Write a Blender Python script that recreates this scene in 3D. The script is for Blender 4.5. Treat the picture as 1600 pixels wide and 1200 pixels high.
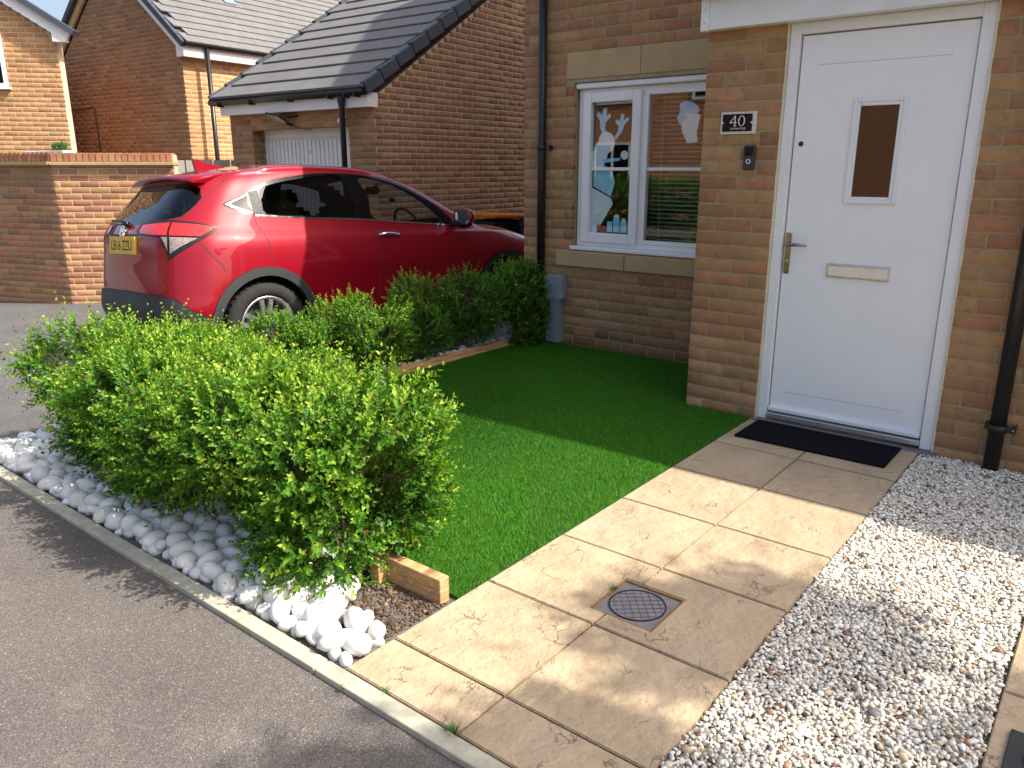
import bpy, bmesh, math, random
import numpy as np
from mathutils import Vector, Matrix
from mathutils.geometry import delaunay_2d_cdt

for o in list(bpy.data.objects):
    bpy.data.objects.remove(o, do_unlink=True)
scene = bpy.context.scene
COL = scene.collection
R = math.radians
rng = np.random.default_rng(7)
random.seed(7)

# ------------------------------------------------------------------ camera, sky, sun, exposure
CAM = Vector((0.0, 0.0, 1.3765))
YAW, PITCH, FPX = R(38.547), R(15.538), 1217.9
cam_data = bpy.data.cameras.new('camera')
cam_data.sensor_fit = 'HORIZONTAL'
cam_data.sensor_width = 36.0
cam_data.lens = FPX / 1600.0 * 36.0
cam_data.clip_start = 0.05
cam_data.clip_end = 2000.0
cam = bpy.data.objects.new('camera', cam_data)
cam.location = CAM
cam.rotation_euler = (R(90) - PITCH, 0.0, YAW)
COL.objects.link(cam)
scene.camera = cam

SUNV = Vector((0.85, 0.36, 1.0)).normalized()          # towards the sun
SUN_EL = math.asin(SUNV.z)
SUN_AZ = math.atan2(SUNV.x, SUNV.y)                     # clockwise from +Y
world = bpy.data.worlds.new('World')
scene.world = world
world.use_nodes = True
wn, wl = world.node_tree.nodes, world.node_tree.links
sky = wn.new('ShaderNodeTexSky')
sky.sky_type = 'NISHITA'
sky.sun_disc = False
sky.sun_elevation = SUN_EL
sky.sun_rotation = SUN_AZ
sky.air_density = 1.0
sky.dust_density = 5.0
sky.ozone_density = 0.6
wl.new(sky.outputs[0], wn['Background'].inputs[0])
wn['Background'].inputs[1].default_value = 0.15
sun_data = bpy.data.lights.new('sun', 'SUN')
sun_data.energy = 4.4
sun_data.angle = R(0.55)
sun_data.color = (1.0, 0.93, 0.82)
sun = bpy.data.objects.new('sun', sun_data)
sun.rotation_euler = (-SUNV).to_track_quat('-Z', 'Y').to_euler()
sun.location = (20, 10, 25)
COL.objects.link(sun)
vs = scene.view_settings
vs.view_transform = 'Standard'
vs.look = 'None'
vs.gamma = 1.0
vs.exposure = 0.86
vs.use_curve_mapping = False

# ------------------------------------------------------------------ camera projection (only to rank pieces by size)
_r = np.array([math.cos(YAW), math.sin(YAW), 0.0])
_f = np.array([-math.sin(YAW) * math.cos(PITCH), math.cos(YAW) * math.cos(PITCH), -math.sin(PITCH)])
_u = np.cross(_r, _f)
def project(P):
    v = np.asarray(P, float) - np.array(CAM)
    d = v @ _f
    d = np.where(d < 0.05, 0.05, d)
    return 800 + FPX * (v @ _r) / d, 600 - FPX * (v @ _u) / d, d

# ------------------------------------------------------------------ helpers
def lin(r, g, b):
    f = lambda c: ((c / 255) / 12.92 if c / 255 <= 0.04045 else (((c / 255) + 0.055) / 1.055) ** 2.4)
    return (f(r), f(g), f(b), 1.0)

def tag(o, label=None, cat=None, group=None, kind=None):
    if label: o['label'] = label
    if cat: o['category'] = cat
    if group: o['group'] = group
    if kind: o['kind'] = kind
    return o

def link(o, parent=None):
    COL.objects.link(o)
    if parent is not None:
        o.parent = parent
    return o

def empty(name, loc=(0, 0, 0), rz=0.0, rot=None):
    o = bpy.data.objects.new(name, None)
    o.location = loc
    o.rotation_euler = rot if rot else (0, 0, rz)
    o.empty_display_size = 0.1
    return link(o)

def mesh_np(name, V, F, mat=None, smooth=False):
    V = np.ascontiguousarray(V, dtype=np.float32)
    F = np.ascontiguousarray(F, dtype=np.int32)
    me = bpy.data.meshes.new(name)
    k = F.shape[1]
    me.vertices.add(len(V)); me.vertices.foreach_set('co', V.ravel())
    me.loops.add(F.size); me.loops.foreach_set('vertex_index', F.ravel())
    me.polygons.add(len(F))
    me.polygons.foreach_set('loop_start', np.arange(0, F.size, k, dtype=np.int32))
    me.polygons.foreach_set('loop_total', np.full(len(F), k, dtype=np.int32))
    if smooth:
        me.polygons.foreach_set('use_smooth', np.ones(len(F), dtype=bool))
    me.update(calc_edges=True)
    if mat: me.materials.append(mat)
    return me

def set_col(me, name, per_vert):
    a = me.color_attributes.new(name, 'FLOAT_COLOR', 'POINT')
    c = np.ones((len(me.vertices), 4), np.float32)
    c[:, :3] = per_vert
    a.data.foreach_set('color', c.ravel())

class MB:
    """collects shapes and links them as one mesh object"""
    def __init__(s):
        s.bm = bmesh.new()
    def box(s, x0, x1, y0, y1, z0, z1, bev=0.0):
        r = bmesh.ops.create_cube(s.bm, size=1.0)
        M = Matrix.Translation(((x0 + x1) / 2, (y0 + y1) / 2, (z0 + z1) / 2)) @ Matrix.Diagonal((x1 - x0, y1 - y0, z1 - z0, 1))
        bmesh.ops.transform(s.bm, matrix=M, verts=r['verts'])
        if bev > 0:
            es = list({e for v in r['verts'] for e in v.link_edges})
            bmesh.ops.bevel(s.bm, geom=es, offset=bev, segments=2, affect='EDGES', profile=0.5)
        return s
    def obox(s, M, sx, sy, sz, bev=0.0):
        r = bmesh.ops.create_cube(s.bm, size=1.0)
        bmesh.ops.transform(s.bm, matrix=M @ Matrix.Diagonal((sx, sy, sz, 1)), verts=r['verts'])
        if bev > 0:
            es = list({e for v in r['verts'] for e in v.link_edges})
            bmesh.ops.bevel(s.bm, geom=es, offset=bev, segments=2, affect='EDGES')
        return s
    def tube(s, pts, rad, n=12, cap=True):
        pts = [Vector(p) for p in pts]
        rads = rad if isinstance(rad, (list, tuple)) else [rad] * len(pts)
        rings = []
        for i, p in enumerate(pts):
            d = (pts[min(i + 1, len(pts) - 1)] - pts[max(i - 1, 0)]).normalized()
            a = d.orthogonal().normalized() if abs(d.z) < 0.999 else Vector((1, 0, 0))
            if i > 0:
                a = (pa - d * pa.dot(d)).normalized()
            pa = a
            b = d.cross(a)
            rings.append([s.bm.verts.new(p + (a * math.cos(t) + b * math.sin(t)) * rads[i]) for t in [2 * math.pi * k / n for k in range(n)]])
        for r0, r1 in zip(rings, rings[1:]):
            for k in range(n):
                f = s.bm.faces.new((r0[k], r0[(k + 1) % n], r1[(k + 1) % n], r1[k])); f.smooth = True
        if cap:
            s.bm.faces.new(rings[0][::-1]); s.bm.faces.new(rings[-1])
        return s
    def prism(s, poly, axis, a, b):
        """poly of 2D points extruded along axis ('x': (y,z), 'y': (x,z), 'z': (x,y)) from a to b"""
        def P(p, t):
            return (t, p[0], p[1]) if axis == 'x' else ((p[0], t, p[1]) if axis == 'y' else (p[0], p[1], t))
        v0 = [s.bm.verts.new(P(p, a)) for p in poly]
        v1 = [s.bm.verts.new(P(p, b)) for p in poly]
        n = len(poly)
        s.bm.faces.new(v0); s.bm.faces.new(v1[::-1])
        for i in range(n):
            s.bm.faces.new((v0[i], v1[i], v1[(i + 1) % n], v0[(i + 1) % n]))
        return s
    def lathe(s, prof, n=32, axis='y', smooth=True):
        """profile of (radius, offset along axis), closed around the axis"""
        rings = []
        for rr, h in prof:
            ring = []
            for k in range(n):
                t = 2 * math.pi * k / n
                c, q = rr * math.cos(t), rr * math.sin(t)
                ring.append(s.bm.verts.new((c, h, q) if axis == 'y' else ((c, q, h) if axis == 'z' else (h, c, q))))
            rings.append(ring)
        for a, b in zip(rings, rings[1:]):
            for k in range(n):
                f = s.bm.faces.new((a[k], b[k], b[(k + 1) % n], a[(k + 1) % n])); f.smooth = smooth
        return s
    def build(s, name, mat, parent=None, smooth=False):
        bmesh.ops.recalc_face_normals(s.bm, faces=s.bm.faces)
        me = bpy.data.meshes.new(name)
        s.bm.to_mesh(me); s.bm.free()
        if smooth:
            me.polygons.foreach_set('use_smooth', np.ones(len(me.polygons), dtype=bool))
        if mat: me.materials.append(mat)
        o = bpy.data.objects.new(name, me)
        return link(o, parent)

# ------------------------------------------------------------------ materials
M = {}
def nodes(name):
    m = bpy.data.materials.new(name)
    m.use_nodes = True
    nt = m.node_tree
    return m, nt, nt.nodes, nt.links, nt.nodes['Principled BSDF']

def noise(nt, co, scale, detail=4.0, rough=0.55, dist=0.0):
    n = nt.nodes.new('ShaderNodeTexNoise')
    n.inputs['Scale'].default_value = scale
    n.inputs['Detail'].default_value = detail
    n.inputs['Roughness'].default_value = rough
    n.inputs['Distortion'].default_value = dist
    nt.links.new(co, n.inputs['Vector'])
    return n

def ramp(nt, fac, stops):
    r = nt.nodes.new('ShaderNodeValToRGB')
    e = r.color_ramp.elements
    while len(e) < len(stops): e.new(0.5)
    for i, (p, c) in enumerate(stops):
        e[i].position = p
        e[i].color = c if not isinstance(c, (int, float)) else (c, c, c, 1)
    nt.links.new(fac, r.inputs[0])
    return r

def mix(nt, a, b, fac, mode='MIX'):
    m = nt.nodes.new('ShaderNodeMix')
    m.data_type = 'RGBA'; m.blend_type = mode
    for s, v in ((m.inputs[0], fac), (m.inputs[6], a), (m.inputs[7], b)):
        if hasattr(v, 'links'): nt.links.new(v, s)
        else: s.default_value = v
    return m.outputs[2]

def position(nt):
    return nt.nodes.new('ShaderNodeNewGeometry').outputs['Position']

def bump(nt, h, strength, dist, prev=None):
    b = nt.nodes.new('ShaderNodeBump')
    b.inputs['Strength'].default_value = strength
    b.inputs['Distance'].default_value = dist
    nt.links.new(h, b.inputs['Height'])
    if prev is not None: nt.links.new(prev, b.inputs['Normal'])
    return b.outputs[0]

def pmat(name, col, rough=0.6, metal=0.0, var=0.12, scale=9.0, bmp=0.0, bscale=120.0, bdist=0.002, spec=0.5, coat=0.0, rvar=0.1):
    m, nt, N, L, p = nodes(name)
    co = position(nt)
    n1 = noise(nt, co, scale, 5.0)
    d = tuple(c * (1 - var) for c in col[:3]) + (1,)
    l = tuple(min(1, c * (1 + var)) for c in col[:3]) + (1,)
    r = ramp(nt, n1.outputs[0], [(0.3, d), (0.7, l)])
    L.new(r.outputs[0], p.inputs['Base Color'])
    rr = ramp(nt, noise(nt, co, scale * 3.1, 3.0).outputs[0], [(0.3, max(0.02, rough - rvar)), (0.7, min(1, rough + rvar))])
    L.new(rr.outputs[0], p.inputs['Roughness'])
    p.inputs['Metallic'].default_value = metal
    p.inputs['Specular IOR Level'].default_value = spec
    p.inputs['Coat Weight'].default_value = coat
    p.inputs['Coat Roughness'].default_value = 0.04
    if bmp:
        n2 = noise(nt, co, bscale, 3.0)
        L.new(bump(nt, n2.outputs[0], bmp, bdist), p.inputs['Normal'])
    M[name] = m
    return m

def brick_mat(name, source, grime=0.035):
    """fired clay brick; its own colour comes from the object (single bricks) or a vertex colour (joined bricks)"""
    m, nt, N, L, p = nodes(name)
    co = position(nt)
    if source == 'object':
        c = N.new('ShaderNodeObjectInfo').outputs['Color']
    else:
        a = N.new('ShaderNodeVertexColor'); a.layer_name = 'Col'; c = a.outputs[0]
    n1 = noise(nt, co, 22.0, 6.0, 0.65)
    n2 = noise(nt, co, 160.0, 3.0, 0.6)
    f1 = ramp(nt, n1.outputs[0], [(0.25, (0.72, 0.70, 0.68, 1)), (0.5, (1, 1, 1, 1)), (0.8, (1.16, 1.14, 1.1, 1))])
    f2 = ramp(nt, n2.outputs[0], [(0.28, (0.66, 0.63, 0.6, 1)), (0.45, (1, 1, 1, 1)), (0.75, (1.08, 1.07, 1.05, 1))])
    x = mix(nt, c, f1.outputs[0], 1.0, 'MULTIPLY')
    x = mix(nt, x, f2.outputs[0], 0.8, 'MULTIPLY')
    sp = ramp(nt, noise(nt, co, 7.0, 7.0, 0.7).outputs[0], [(0.66, 0.0), (0.78, grime)])
    x = mix(nt, x, (0.55, 0.48, 0.38, 1), sp.outputs[0])
    L.new(x, p.inputs['Base Color'])
    p.inputs['Roughness'].default_value = 0.88
    p.inputs['Specular IOR Level'].default_value = 0.25
    b = bump(nt, n1.outputs[0], 0.35, 0.004)
    L.new(bump(nt, n2.outputs[0], 0.45, 0.002, b), p.inputs['Normal'])
    M[name] = m
    return m

def wallbrick_mat(name, cols, mortar):
    """brick pattern for wall faces the photograph does not show from near"""
    m, nt, N, L, p = nodes(name)
    co = position(nt)
    sx = N.new('ShaderNodeSeparateXYZ'); L.new(co, sx.inputs[0])
    ad = N.new('ShaderNodeMath'); ad.operation = 'ADD'
    L.new(sx.outputs[0], ad.inputs[0]); L.new(sx.outputs[1], ad.inputs[1])
    cb = N.new('ShaderNodeCombineXYZ'); L.new(ad.outputs[0], cb.inputs[0]); L.new(sx.outputs[2], cb.inputs[1])
    b = N.new('ShaderNodeTexBrick')
    b.inputs['Scale'].default_value = 1.0
    b.inputs['Brick Width'].default_value = 0.225
    b.inputs['Row Height'].default_value = 0.075
    b.inputs['Mortar Size'].default_value = 0.005
    b.inputs['Color1'].default_value = cols[0]; b.inputs['Color2'].default_value = cols[1]
    b.inputs['Mortar'].default_value = mortar
    L.new(cb.outputs[0], b.inputs['Vector'])
    n1 = ramp(nt, noise(nt, co, 6.0, 6.0).outputs[0], [(0.3, 0.8), (0.7, 1.1)])
    L.new(mix(nt, b.outputs[0], n1.outputs[0], 1.0, 'MULTIPLY'), p.inputs['Base Color'])
    p.inputs['Roughness'].default_value = 0.9
    M[name] = m
    return m

brick_mat('brick_single', 'object')
brick_mat('brick_joined', 'attr')
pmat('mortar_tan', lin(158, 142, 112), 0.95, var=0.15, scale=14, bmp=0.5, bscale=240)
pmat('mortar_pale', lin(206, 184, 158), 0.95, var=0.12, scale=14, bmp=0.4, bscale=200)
wallbrick_mat('wall_far_brick', (lin(196, 132, 88), lin(178, 116, 74)), lin(190, 165, 130))
pmat('cast_stone', lin(178, 154, 114), 0.85, var=0.10, scale=5, bmp=0.25, bscale=160)
pmat('white_upvc', (0.80, 0.81, 0.82, 1), 0.32, var=0.03, scale=4, rvar=0.06)
pmat('white_fascia', (0.78, 0.78, 0.77, 1), 0.4, var=0.05, scale=5)
pmat('cream_sealant', lin(214, 204, 178), 0.8, var=0.08)
pmat('door_skin', (0.84, 0.85, 0.86, 1), 0.34, var=0.025, scale=3.0, bmp=0.06, bscale=60, rvar=0.05)
pmat('black_plastic', (0.012, 0.012, 0.013, 1), 0.38, var=0.2, scale=12)
pmat('dark_plastic', (0.03, 0.032, 0.034, 1), 0.6, var=0.15, scale=12, bmp=0.15, bscale=500)
pmat('grey_plastic', lin(140, 148, 156), 0.55, var=0.08, scale=6)
pmat('chrome', (0.75, 0.75, 0.76, 1), 0.12, metal=1.0, var=0.03, rvar=0.04)
pmat('brushed_metal', (0.62, 0.63, 0.65, 1), 0.3, metal=1.0, var=0.05)
pmat('sill_metal', (0.6, 0.62, 0.64, 1), 0.35, metal=0.8, var=0.08)
pmat('gold_edge', (0.55, 0.42, 0.2, 1), 0.3, metal=1.0, var=0.1)
pmat('sign_black', (0.006, 0.006, 0.007, 1), 0.18, var=0.02, spec=0.22)
pmat('sign_white', (0.8, 0.8, 0.8, 1), 0.5, var=0.02)
pmat('mat_rubber', (0.006, 0.006, 0.008, 1), 0.98, spec=0.1, var=0.3, scale=40, bmp=0.9, bscale=420, bdist=0.004)
pmat('cream_flap', lin(232, 224, 206), 0.4, var=0.03)
pmat('soil', lin(104, 82, 64), 0.98, var=0.35, scale=30, bmp=1.0, bscale=70, bdist=0.02)
pmat('grass_base', (0.012, 0.07, 0.004, 1), 0.95, var=0.3, scale=30)
pmat('concrete_kerb', lin(172, 168, 150), 0.92, var=0.18, scale=24, bmp=0.6, bscale=260)
pmat('gravel_bed', lin(120, 112, 100), 0.95, var=0.3, scale=60, bmp=1, bscale=120, bdist=0.01)
pmat('roof_tile', lin(106, 105, 104), 0.85, var=0.10, scale=3.0, bmp=0.3, bscale=180)
pmat('roof_tile_dark', lin(62, 68, 78), 0.6, var=0.12, scale=6.0)
pmat('interior_dark', (0.03, 0.03, 0.03, 1), 0.9, var=0.2)
pmat('room_wall', (0.10, 0.095, 0.09, 1), 0.9, var=0.1)
pmat('bin_black', (0.012, 0.012, 0.014, 1), 0.5, var=0.1)
pmat('bin_orange', lin(238, 138, 30), 0.45, var=0.08, scale=4)
pmat('fence_grey', lin(150, 146, 138), 0.9, var=0.2, scale=18, bmp=0.4, bscale=90)
pmat('garage_white', (0.78, 0.78, 0.77, 1), 0.45, var=0.04, scale=3)
pmat('blind_slat', (0.82, 0.83, 0.85, 1), 0.5, var=0.03)
pmat('sticker_blue', lin(150, 212, 248), 0.5, var=0.06, scale=30)
pmat('sticker_pale', lin(226, 240, 252), 0.5, var=0.05, scale=30)
pmat('sticker_red', lin(190, 30, 35), 0.5, var=0.05)
pmat('bark', lin(96, 82, 68), 0.95, var=0.25, scale=40, bmp=0.8, bscale=120)
pmat('twig', lin(122, 100, 76), 0.9, var=0.25, scale=60)

def wood_mat():
    m, nt, N, L, p = nodes('timber')
    co = position(nt)
    mp = N.new('ShaderNodeMapping'); mp.inputs['Scale'].default_value = (9, 2.2, 40)
    L.new(co, mp.inputs[0])
    n1 = noise(nt, mp.outputs[0], 3.0, 6.0, 0.6, 0.6)
    r = ramp(nt, n1.outputs[0], [(0.3, lin(132, 98, 62)), (0.55, lin(190, 150, 104)), (0.75, lin(206, 170, 124))])
    L.new(r.outputs[0], p.inputs['Base Color'])
    p.inputs['Roughness'].default_value = 0.85
    L.new(bump(nt, n1.outputs[0], 0.4, 0.003), p.inputs['Normal'])
    M['timber'] = m
wood_mat()

def asphalt_mat():
    m, nt, N, L, p = nodes('asphalt')
    co = position(nt)
    v = N.new('ShaderNodeTexVoronoi'); v.inputs['Scale'].default_value = 260; L.new(co, v.inputs['Vector'])
    stone = ramp(nt, v.outputs['Color'], [(0.0, lin(82, 77, 74)), (0.45, lin(106, 100, 96)), (0.85, lin(124, 117, 112)), (1.0, lin(176, 168, 160))])
    n2 = noise(nt, co, 420, 2.0)
    gap = ramp(nt, n2.outputs[0], [(0.36, 0.35), (0.52, 1.0)])
    x = mix(nt, stone.outputs[0], gap.outputs[0], 0.85, 'MULTIPLY')
    big = ramp(nt, noise(nt, co, 1.3, 6.0, 0.6).outputs[0], [(0.3, 0.82), (0.7, 1.12)])
    x = mix(nt, x, big.outputs[0], 1.0, 'MULTIPLY')
    # worn pale scuffs
    sc = ramp(nt, noise(nt, co, 2.6, 8.0, 0.72).outputs[0], [(0.58, 0.0), (0.80, 0.30)])
    x = mix(nt, x, lin(176, 168, 158), sc.outputs[0])
    # the drive on the far side was laid in a greyer mix
    sx = N.new('ShaderNodeSeparateXYZ'); L.new(co, sx.inputs[0])
    mr = N.new('ShaderNodeMapRange'); mr.inputs[1].default_value = -4.3; mr.inputs[2].default_value = -5.2
    mr.inputs[3].default_value = 0.0; mr.inputs[4].default_value = 0.8
    L.new(sx.outputs[0], mr.inputs[0])
    bw = N.new('ShaderNodeRGBToBW'); L.new(x, bw.inputs[0])
    x = mix(nt, x, bw.outputs[0], mr.outputs[0])
    L.new(x, p.inputs['Base Color'])
    p.inputs['Roughness'].default_value = 0.9
    p.inputs['Specular IOR Level'].default_value = 0.3
    b = bump(nt, v.outputs['Distance'], 0.5, 0.004)
    L.new(bump(nt, n2.outputs[0], 0.5, 0.003, b), p.inputs['Normal'])
    M['asphalt'] = m
asphalt_mat()

def slab_mat():
    m, nt, N, L, p = nodes('riven_slab')
    oi = N.new('ShaderNodeObjectInfo')
    co0 = position(nt)
    # each slab takes its own cut of the stone pattern
    sc = N.new('ShaderNodeVectorMath'); sc.operation = 'SCALE'; sc.inputs[0].default_value = (7.3, 3.1, 5.7)
    L.new(oi.outputs['Random'], sc.inputs['Scale'])
    ad = N.new('ShaderNodeVectorMath'); ad.operation = 'ADD'
    L.new(co0, ad.inputs[0]); L.new(sc.outputs[0], ad.inputs[1])
    co = ad.outputs[0]
    nd = noise(nt, co, 5.0, 5.0, 0.6)
    ds = N.new('ShaderNodeVectorMath'); ds.operation = 'SCALE'; ds.inputs['Scale'].default_value = 0.28
    L.new(nd.outputs['Color'], ds.inputs[0])
    a2 = N.new('ShaderNodeVectorMath'); a2.operation = 'ADD'; L.new(co, a2.inputs[0]); L.new(ds.outputs[0], a2.inputs[1])
    mp = N.new('ShaderNodeMapping'); mp.inputs['Rotation'].default_value = (0, 0, 0.5); mp.inputs['Scale'].default_value = (1.0, 0.45, 1.0)
    L.new(a2.outputs[0], mp.inputs[0])
    v = N.new('ShaderNodeTexVoronoi'); v.feature = 'DISTANCE_TO_EDGE'; v.inputs['Scale'].default_value = 9.0
    L.new(mp.outputs[0], v.inputs['Vector'])
    crack = ramp(nt, v.outputs['Distance'], [(0.0, 0.0), (0.012, 0.55), (0.022, 1.0)])
    brk = ramp(nt, noise(nt, co, 6.5, 3.0).outputs[0], [(0.54, 1.0), (0.62, 0.0)])
    mask = mix(nt, crack.outputs[0], (1, 1, 1, 1), brk.outputs[0])
    base = ramp(nt, noise(nt, co, 3.5, 7.0, 0.6).outputs[0], [(0.28, lin(156, 137, 112)), (0.5, lin(172, 152, 124)), (0.72, lin(184, 163, 136))])
    pink = ramp(nt, noise(nt, co, 2.2, 4.0).outputs[0], [(0.55, 0.0), (0.75, 0.45)])
    x = mix(nt, base.outputs[0], lin(184, 158, 138), pink.outputs[0])
    pit = ramp(nt, noise(nt, co, 75.0, 3.0).outputs[0], [(0.27, 0.55), (0.36, 1.0)])
    x = mix(nt, x, pit.outputs[0], 0.7, 'MULTIPLY')
    x = mix(nt, lin(134, 117, 98), x, mask)
    L.new(x, p.inputs['Base Color'])
    p.inputs['Roughness'].default_value = 0.8
    p.inputs['Specular IOR Level'].default_value = 0.35
    b = bump(nt, mask, 0.7, 0.006)
    b = bump(nt, nd.outputs[0], 1.0, 0.035, b)
    L.new(bump(nt, noise(nt, co, 60.0, 4.0).outputs[0], 0.18, 0.003, b), p.inputs['Normal'])
    M['riven_slab'] = m
slab_mat()

def attr_mat(name, rough=0.8, transl=0.0, spec=0.3, mottle=0.0, mscale=60.0, bmp=0.0):
    """colour from the piece itself (vertex colour 'Col')"""
    m, nt, N, L, p = nodes(name)
    a = N.new('ShaderNodeVertexColor'); a.layer_name = 'Col'
    c = a.outputs[0]
    if mottle:
        n1 = noise(nt, position(nt), mscale, 4.0)
        rr = ramp(nt, n1.outputs[0], [(0.3, 1 - mottle), (0.7, 1 + mottle)])
        c = mix(nt, c, rr.outputs[0], 1.0, 'MULTIPLY')
        if bmp: L.new(bump(nt, n1.outputs[0], bmp, 0.003), p.inputs['Normal'])
    L.new(c, p.inputs['Base Color'])
    p.inputs['Roughness'].default_value = rough
    p.inputs['Specular IOR Level'].default_value = spec
    if transl:
        t = N.new('ShaderNodeBsdfTranslucent')
        tc = mix(nt, c, (1.0, 1.0, 0.45, 1), 1.0, 'MULTIPLY')
        L.new(tc, t.inputs[0])
        ms = N.new('ShaderNodeMixShader'); ms.inputs[0].default_value = transl
        L.new(p.outputs[0], ms.inputs[1]); L.new(t.outputs[0], ms.inputs[2])
        L.new(ms.outputs[0], N['Material Output'].inputs[0])
    M[name] = m
attr_mat('leaf', 0.45, 0.42, 0.35)
attr_mat('tree_leaf', 0.5, 0.15, 0.3)
attr_mat('blade', 0.85, 0.15, 0.08)
attr_mat('gravel_stone', 0.75, 0.0, 0.35, 0.15, 90.0)
def pebble_mat():
    m, nt, N, L, p = nodes('white_pebble')
    co = position(nt)
    n1 = noise(nt, co, 11.0, 6.0, 0.65)
    r = ramp(nt, n1.outputs[0], [(0.3, lin(200, 199, 196)), (0.5, lin(224, 224, 221)), (0.8, lin(233, 233, 230))])
    n2 = ramp(nt, noise(nt, co, 120, 4.0).outputs[0], [(0.28, 0.82), (0.4, 1.0)])
    oi = N.new('ShaderNodeObjectInfo')
    tint = ramp(nt, oi.outputs['Random'], [(0.0, (0.93, 0.90, 0.85, 1)), (0.3, (1, 1, 1, 1)), (0.7, (0.97, 0.98, 1, 1)), (0.93, (0.90, 0.90, 0.90, 1)), (1.0, (0.84, 0.80, 0.74, 1))])
    xx = mix(nt, r.outputs[0], n2.outputs[0], 0.8, 'MULTIPLY')
    st = ramp(nt, noise(nt, co, 26.0, 7.0, 0.7).outputs[0], [(0.60, 0.0), (0.74, 0.35)])
    xx = mix(nt, xx, lin(176, 164, 146), st.outputs[0])
    L.new(mix(nt, xx, tint.outputs[0], 1.0, 'MULTIPLY'), p.inputs['Base Color'])
    p.inputs['Roughness'].default_value = 0.55
    L.new(bump(nt, noise(nt, co, 90, 4.0).outputs[0], 0.2, 0.003), p.inputs['Normal'])
    M['white_pebble'] = m
pebble_mat()

def glass_mat(name, tint, refl=1.0, rough=0.0):
    """thin pane: clear transmission with a fresnel reflection"""
    m, nt, N, L, p = nodes(name)
    N.remove(p)
    t = N.new('ShaderNodeBsdfTransparent'); t.inputs[0].default_value = tint
    g = N.new('ShaderNodeBsdfGlossy'); g.inputs['Roughness'].default_value = rough
    lf = N.new('ShaderNodeLayerWeight'); lf.inputs[0].default_value = 0.5
    pw = N.new('ShaderNodeMath'); pw.operation = 'POWER'; pw.inputs[1].default_value = 4.0
    L.new(lf.outputs['Facing'], pw.inputs[0])
    lw = N.new('ShaderNodeMapRange'); lw.inputs[3].default_value = refl; lw.inputs[4].default_value = 0.95
    L.new(pw.outputs[0], lw.inputs[0])
    ms = N.new('ShaderNodeMixShader')
    L.new(lw.outputs[0], ms.inputs[0]); L.new(t.outputs[0], ms.inputs[1]); L.new(g.outputs[0], ms.inputs[2])
    L.new(ms.outputs[0], N['Material Output'].inputs[0])
    M[name] = m
glass_mat('window_glass', (0.94, 0.96, 0.95, 1), 0.075)
glass_mat('privacy_glass', (0.16, 0.17, 0.18, 1), 0.06)
glass_mat('car_glass', (0.80, 0.85, 0.83, 1), 0.05)

def paint_mat():
    m, nt, N, L, p = nodes('red_paint')
    co = position(nt)
    fl = N.new('ShaderNodeTexVoronoi'); fl.inputs['Scale'].default_value = 900; L.new(co, fl.inputs['Vector'])
    r = ramp(nt, fl.outputs['Color'], [(0.0, (0.22, 0.001, 0.010, 1)), (1.0, (0.34, 0.002, 0.016, 1))])
    L.new(r.outputs[0], p.inputs['Base Color'])
    p.inputs['Metallic'].default_value = 0.15
    p.inputs['Roughness'].default_value = 0.45
    p.inputs['Specular IOR Level'].default_value = 0.2
    p.inputs['Coat Weight'].default_value = 1.0
    p.inputs['Coat IOR'].default_value = 1.43
    p.inputs['Coat Roughness'].default_value = 0.025
    dust = ramp(nt, noise(nt, co, 5.0, 7.0, 0.7).outputs[0], [(0.4, 0.015), (0.75, 0.04)])
    L.new(dust.outputs[0], p.inputs['Coat Roughness'])
    M['red_paint'] = m
paint_mat()
def lamp_mat(name, col):
    m, nt, N, L, p = nodes(name)
    v = N.new('ShaderNodeTexVoronoi'); v.inputs['Scale'].default_value = 85; L.new(position(nt), v.inputs['Vector'])
    r = ramp(nt, v.outputs['Distance'], [(0.0, tuple(min(1, c * 1.3) for c in col[:3]) + (1,)), (0.6, tuple(c * 0.55 for c in col[:3]) + (1,))])
    L.new(r.outputs[0], p.inputs['Base Color'])
    p.inputs['Roughness'].default_value = 0.25
    p.inputs['Coat Weight'].default_value = 1.0
    L.new(bump(nt, v.outputs['Distance'], 0.35, 0.004), p.inputs['Normal'])
    M[name] = m
lamp_mat('lamp_red', (0.90, 0.03, 0.025, 1))
lamp_mat('lamp_clear', (0.42, 0.34, 0.32, 1))
pmat('plate_yellow', lin(224, 184, 60), 0.45, var=0.05, scale=15)
pmat('tyre', (0.018, 0.017, 0.016, 1), 0.85, var=0.3, scale=30, bmp=0.3, bscale=200)
pmat('alloy', (0.70, 0.71, 0.73, 1), 0.28, metal=0.85, var=0.05)
pmat('alloy_dark', (0.03, 0.03, 0.033, 1), 0.4, var=0.1)
pmat('pillar_film', (0.026, 0.024, 0.022, 1), 0.5, var=0.2, scale=30, spec=0.35)
pmat('surround_black', (0.006, 0.006, 0.007, 1), 0.16, var=0.1, spec=0.25, rvar=0.02)

# ------------------------------------------------------------------ ground and setting
def gz(x, y):
    """the plot is level, the drive beyond the hedge falls away to the left"""
    xs = [-60, -14, -12, -10.6, -6.85, -5.25, -4.45, 60]
    zs = [-0.42, -0.42, -0.37, -0.31, -0.225, -0.135, -0.012, -0.012]
    z = float(np.interp(x, xs, zs))
    k = float(np.interp(x, [-10.6, -5.2, -4.45], [0.5, 1.0, 0.0]))
    return z - 0.014 * k * min(6.0, max(-2.0, y - 3.57))

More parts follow.
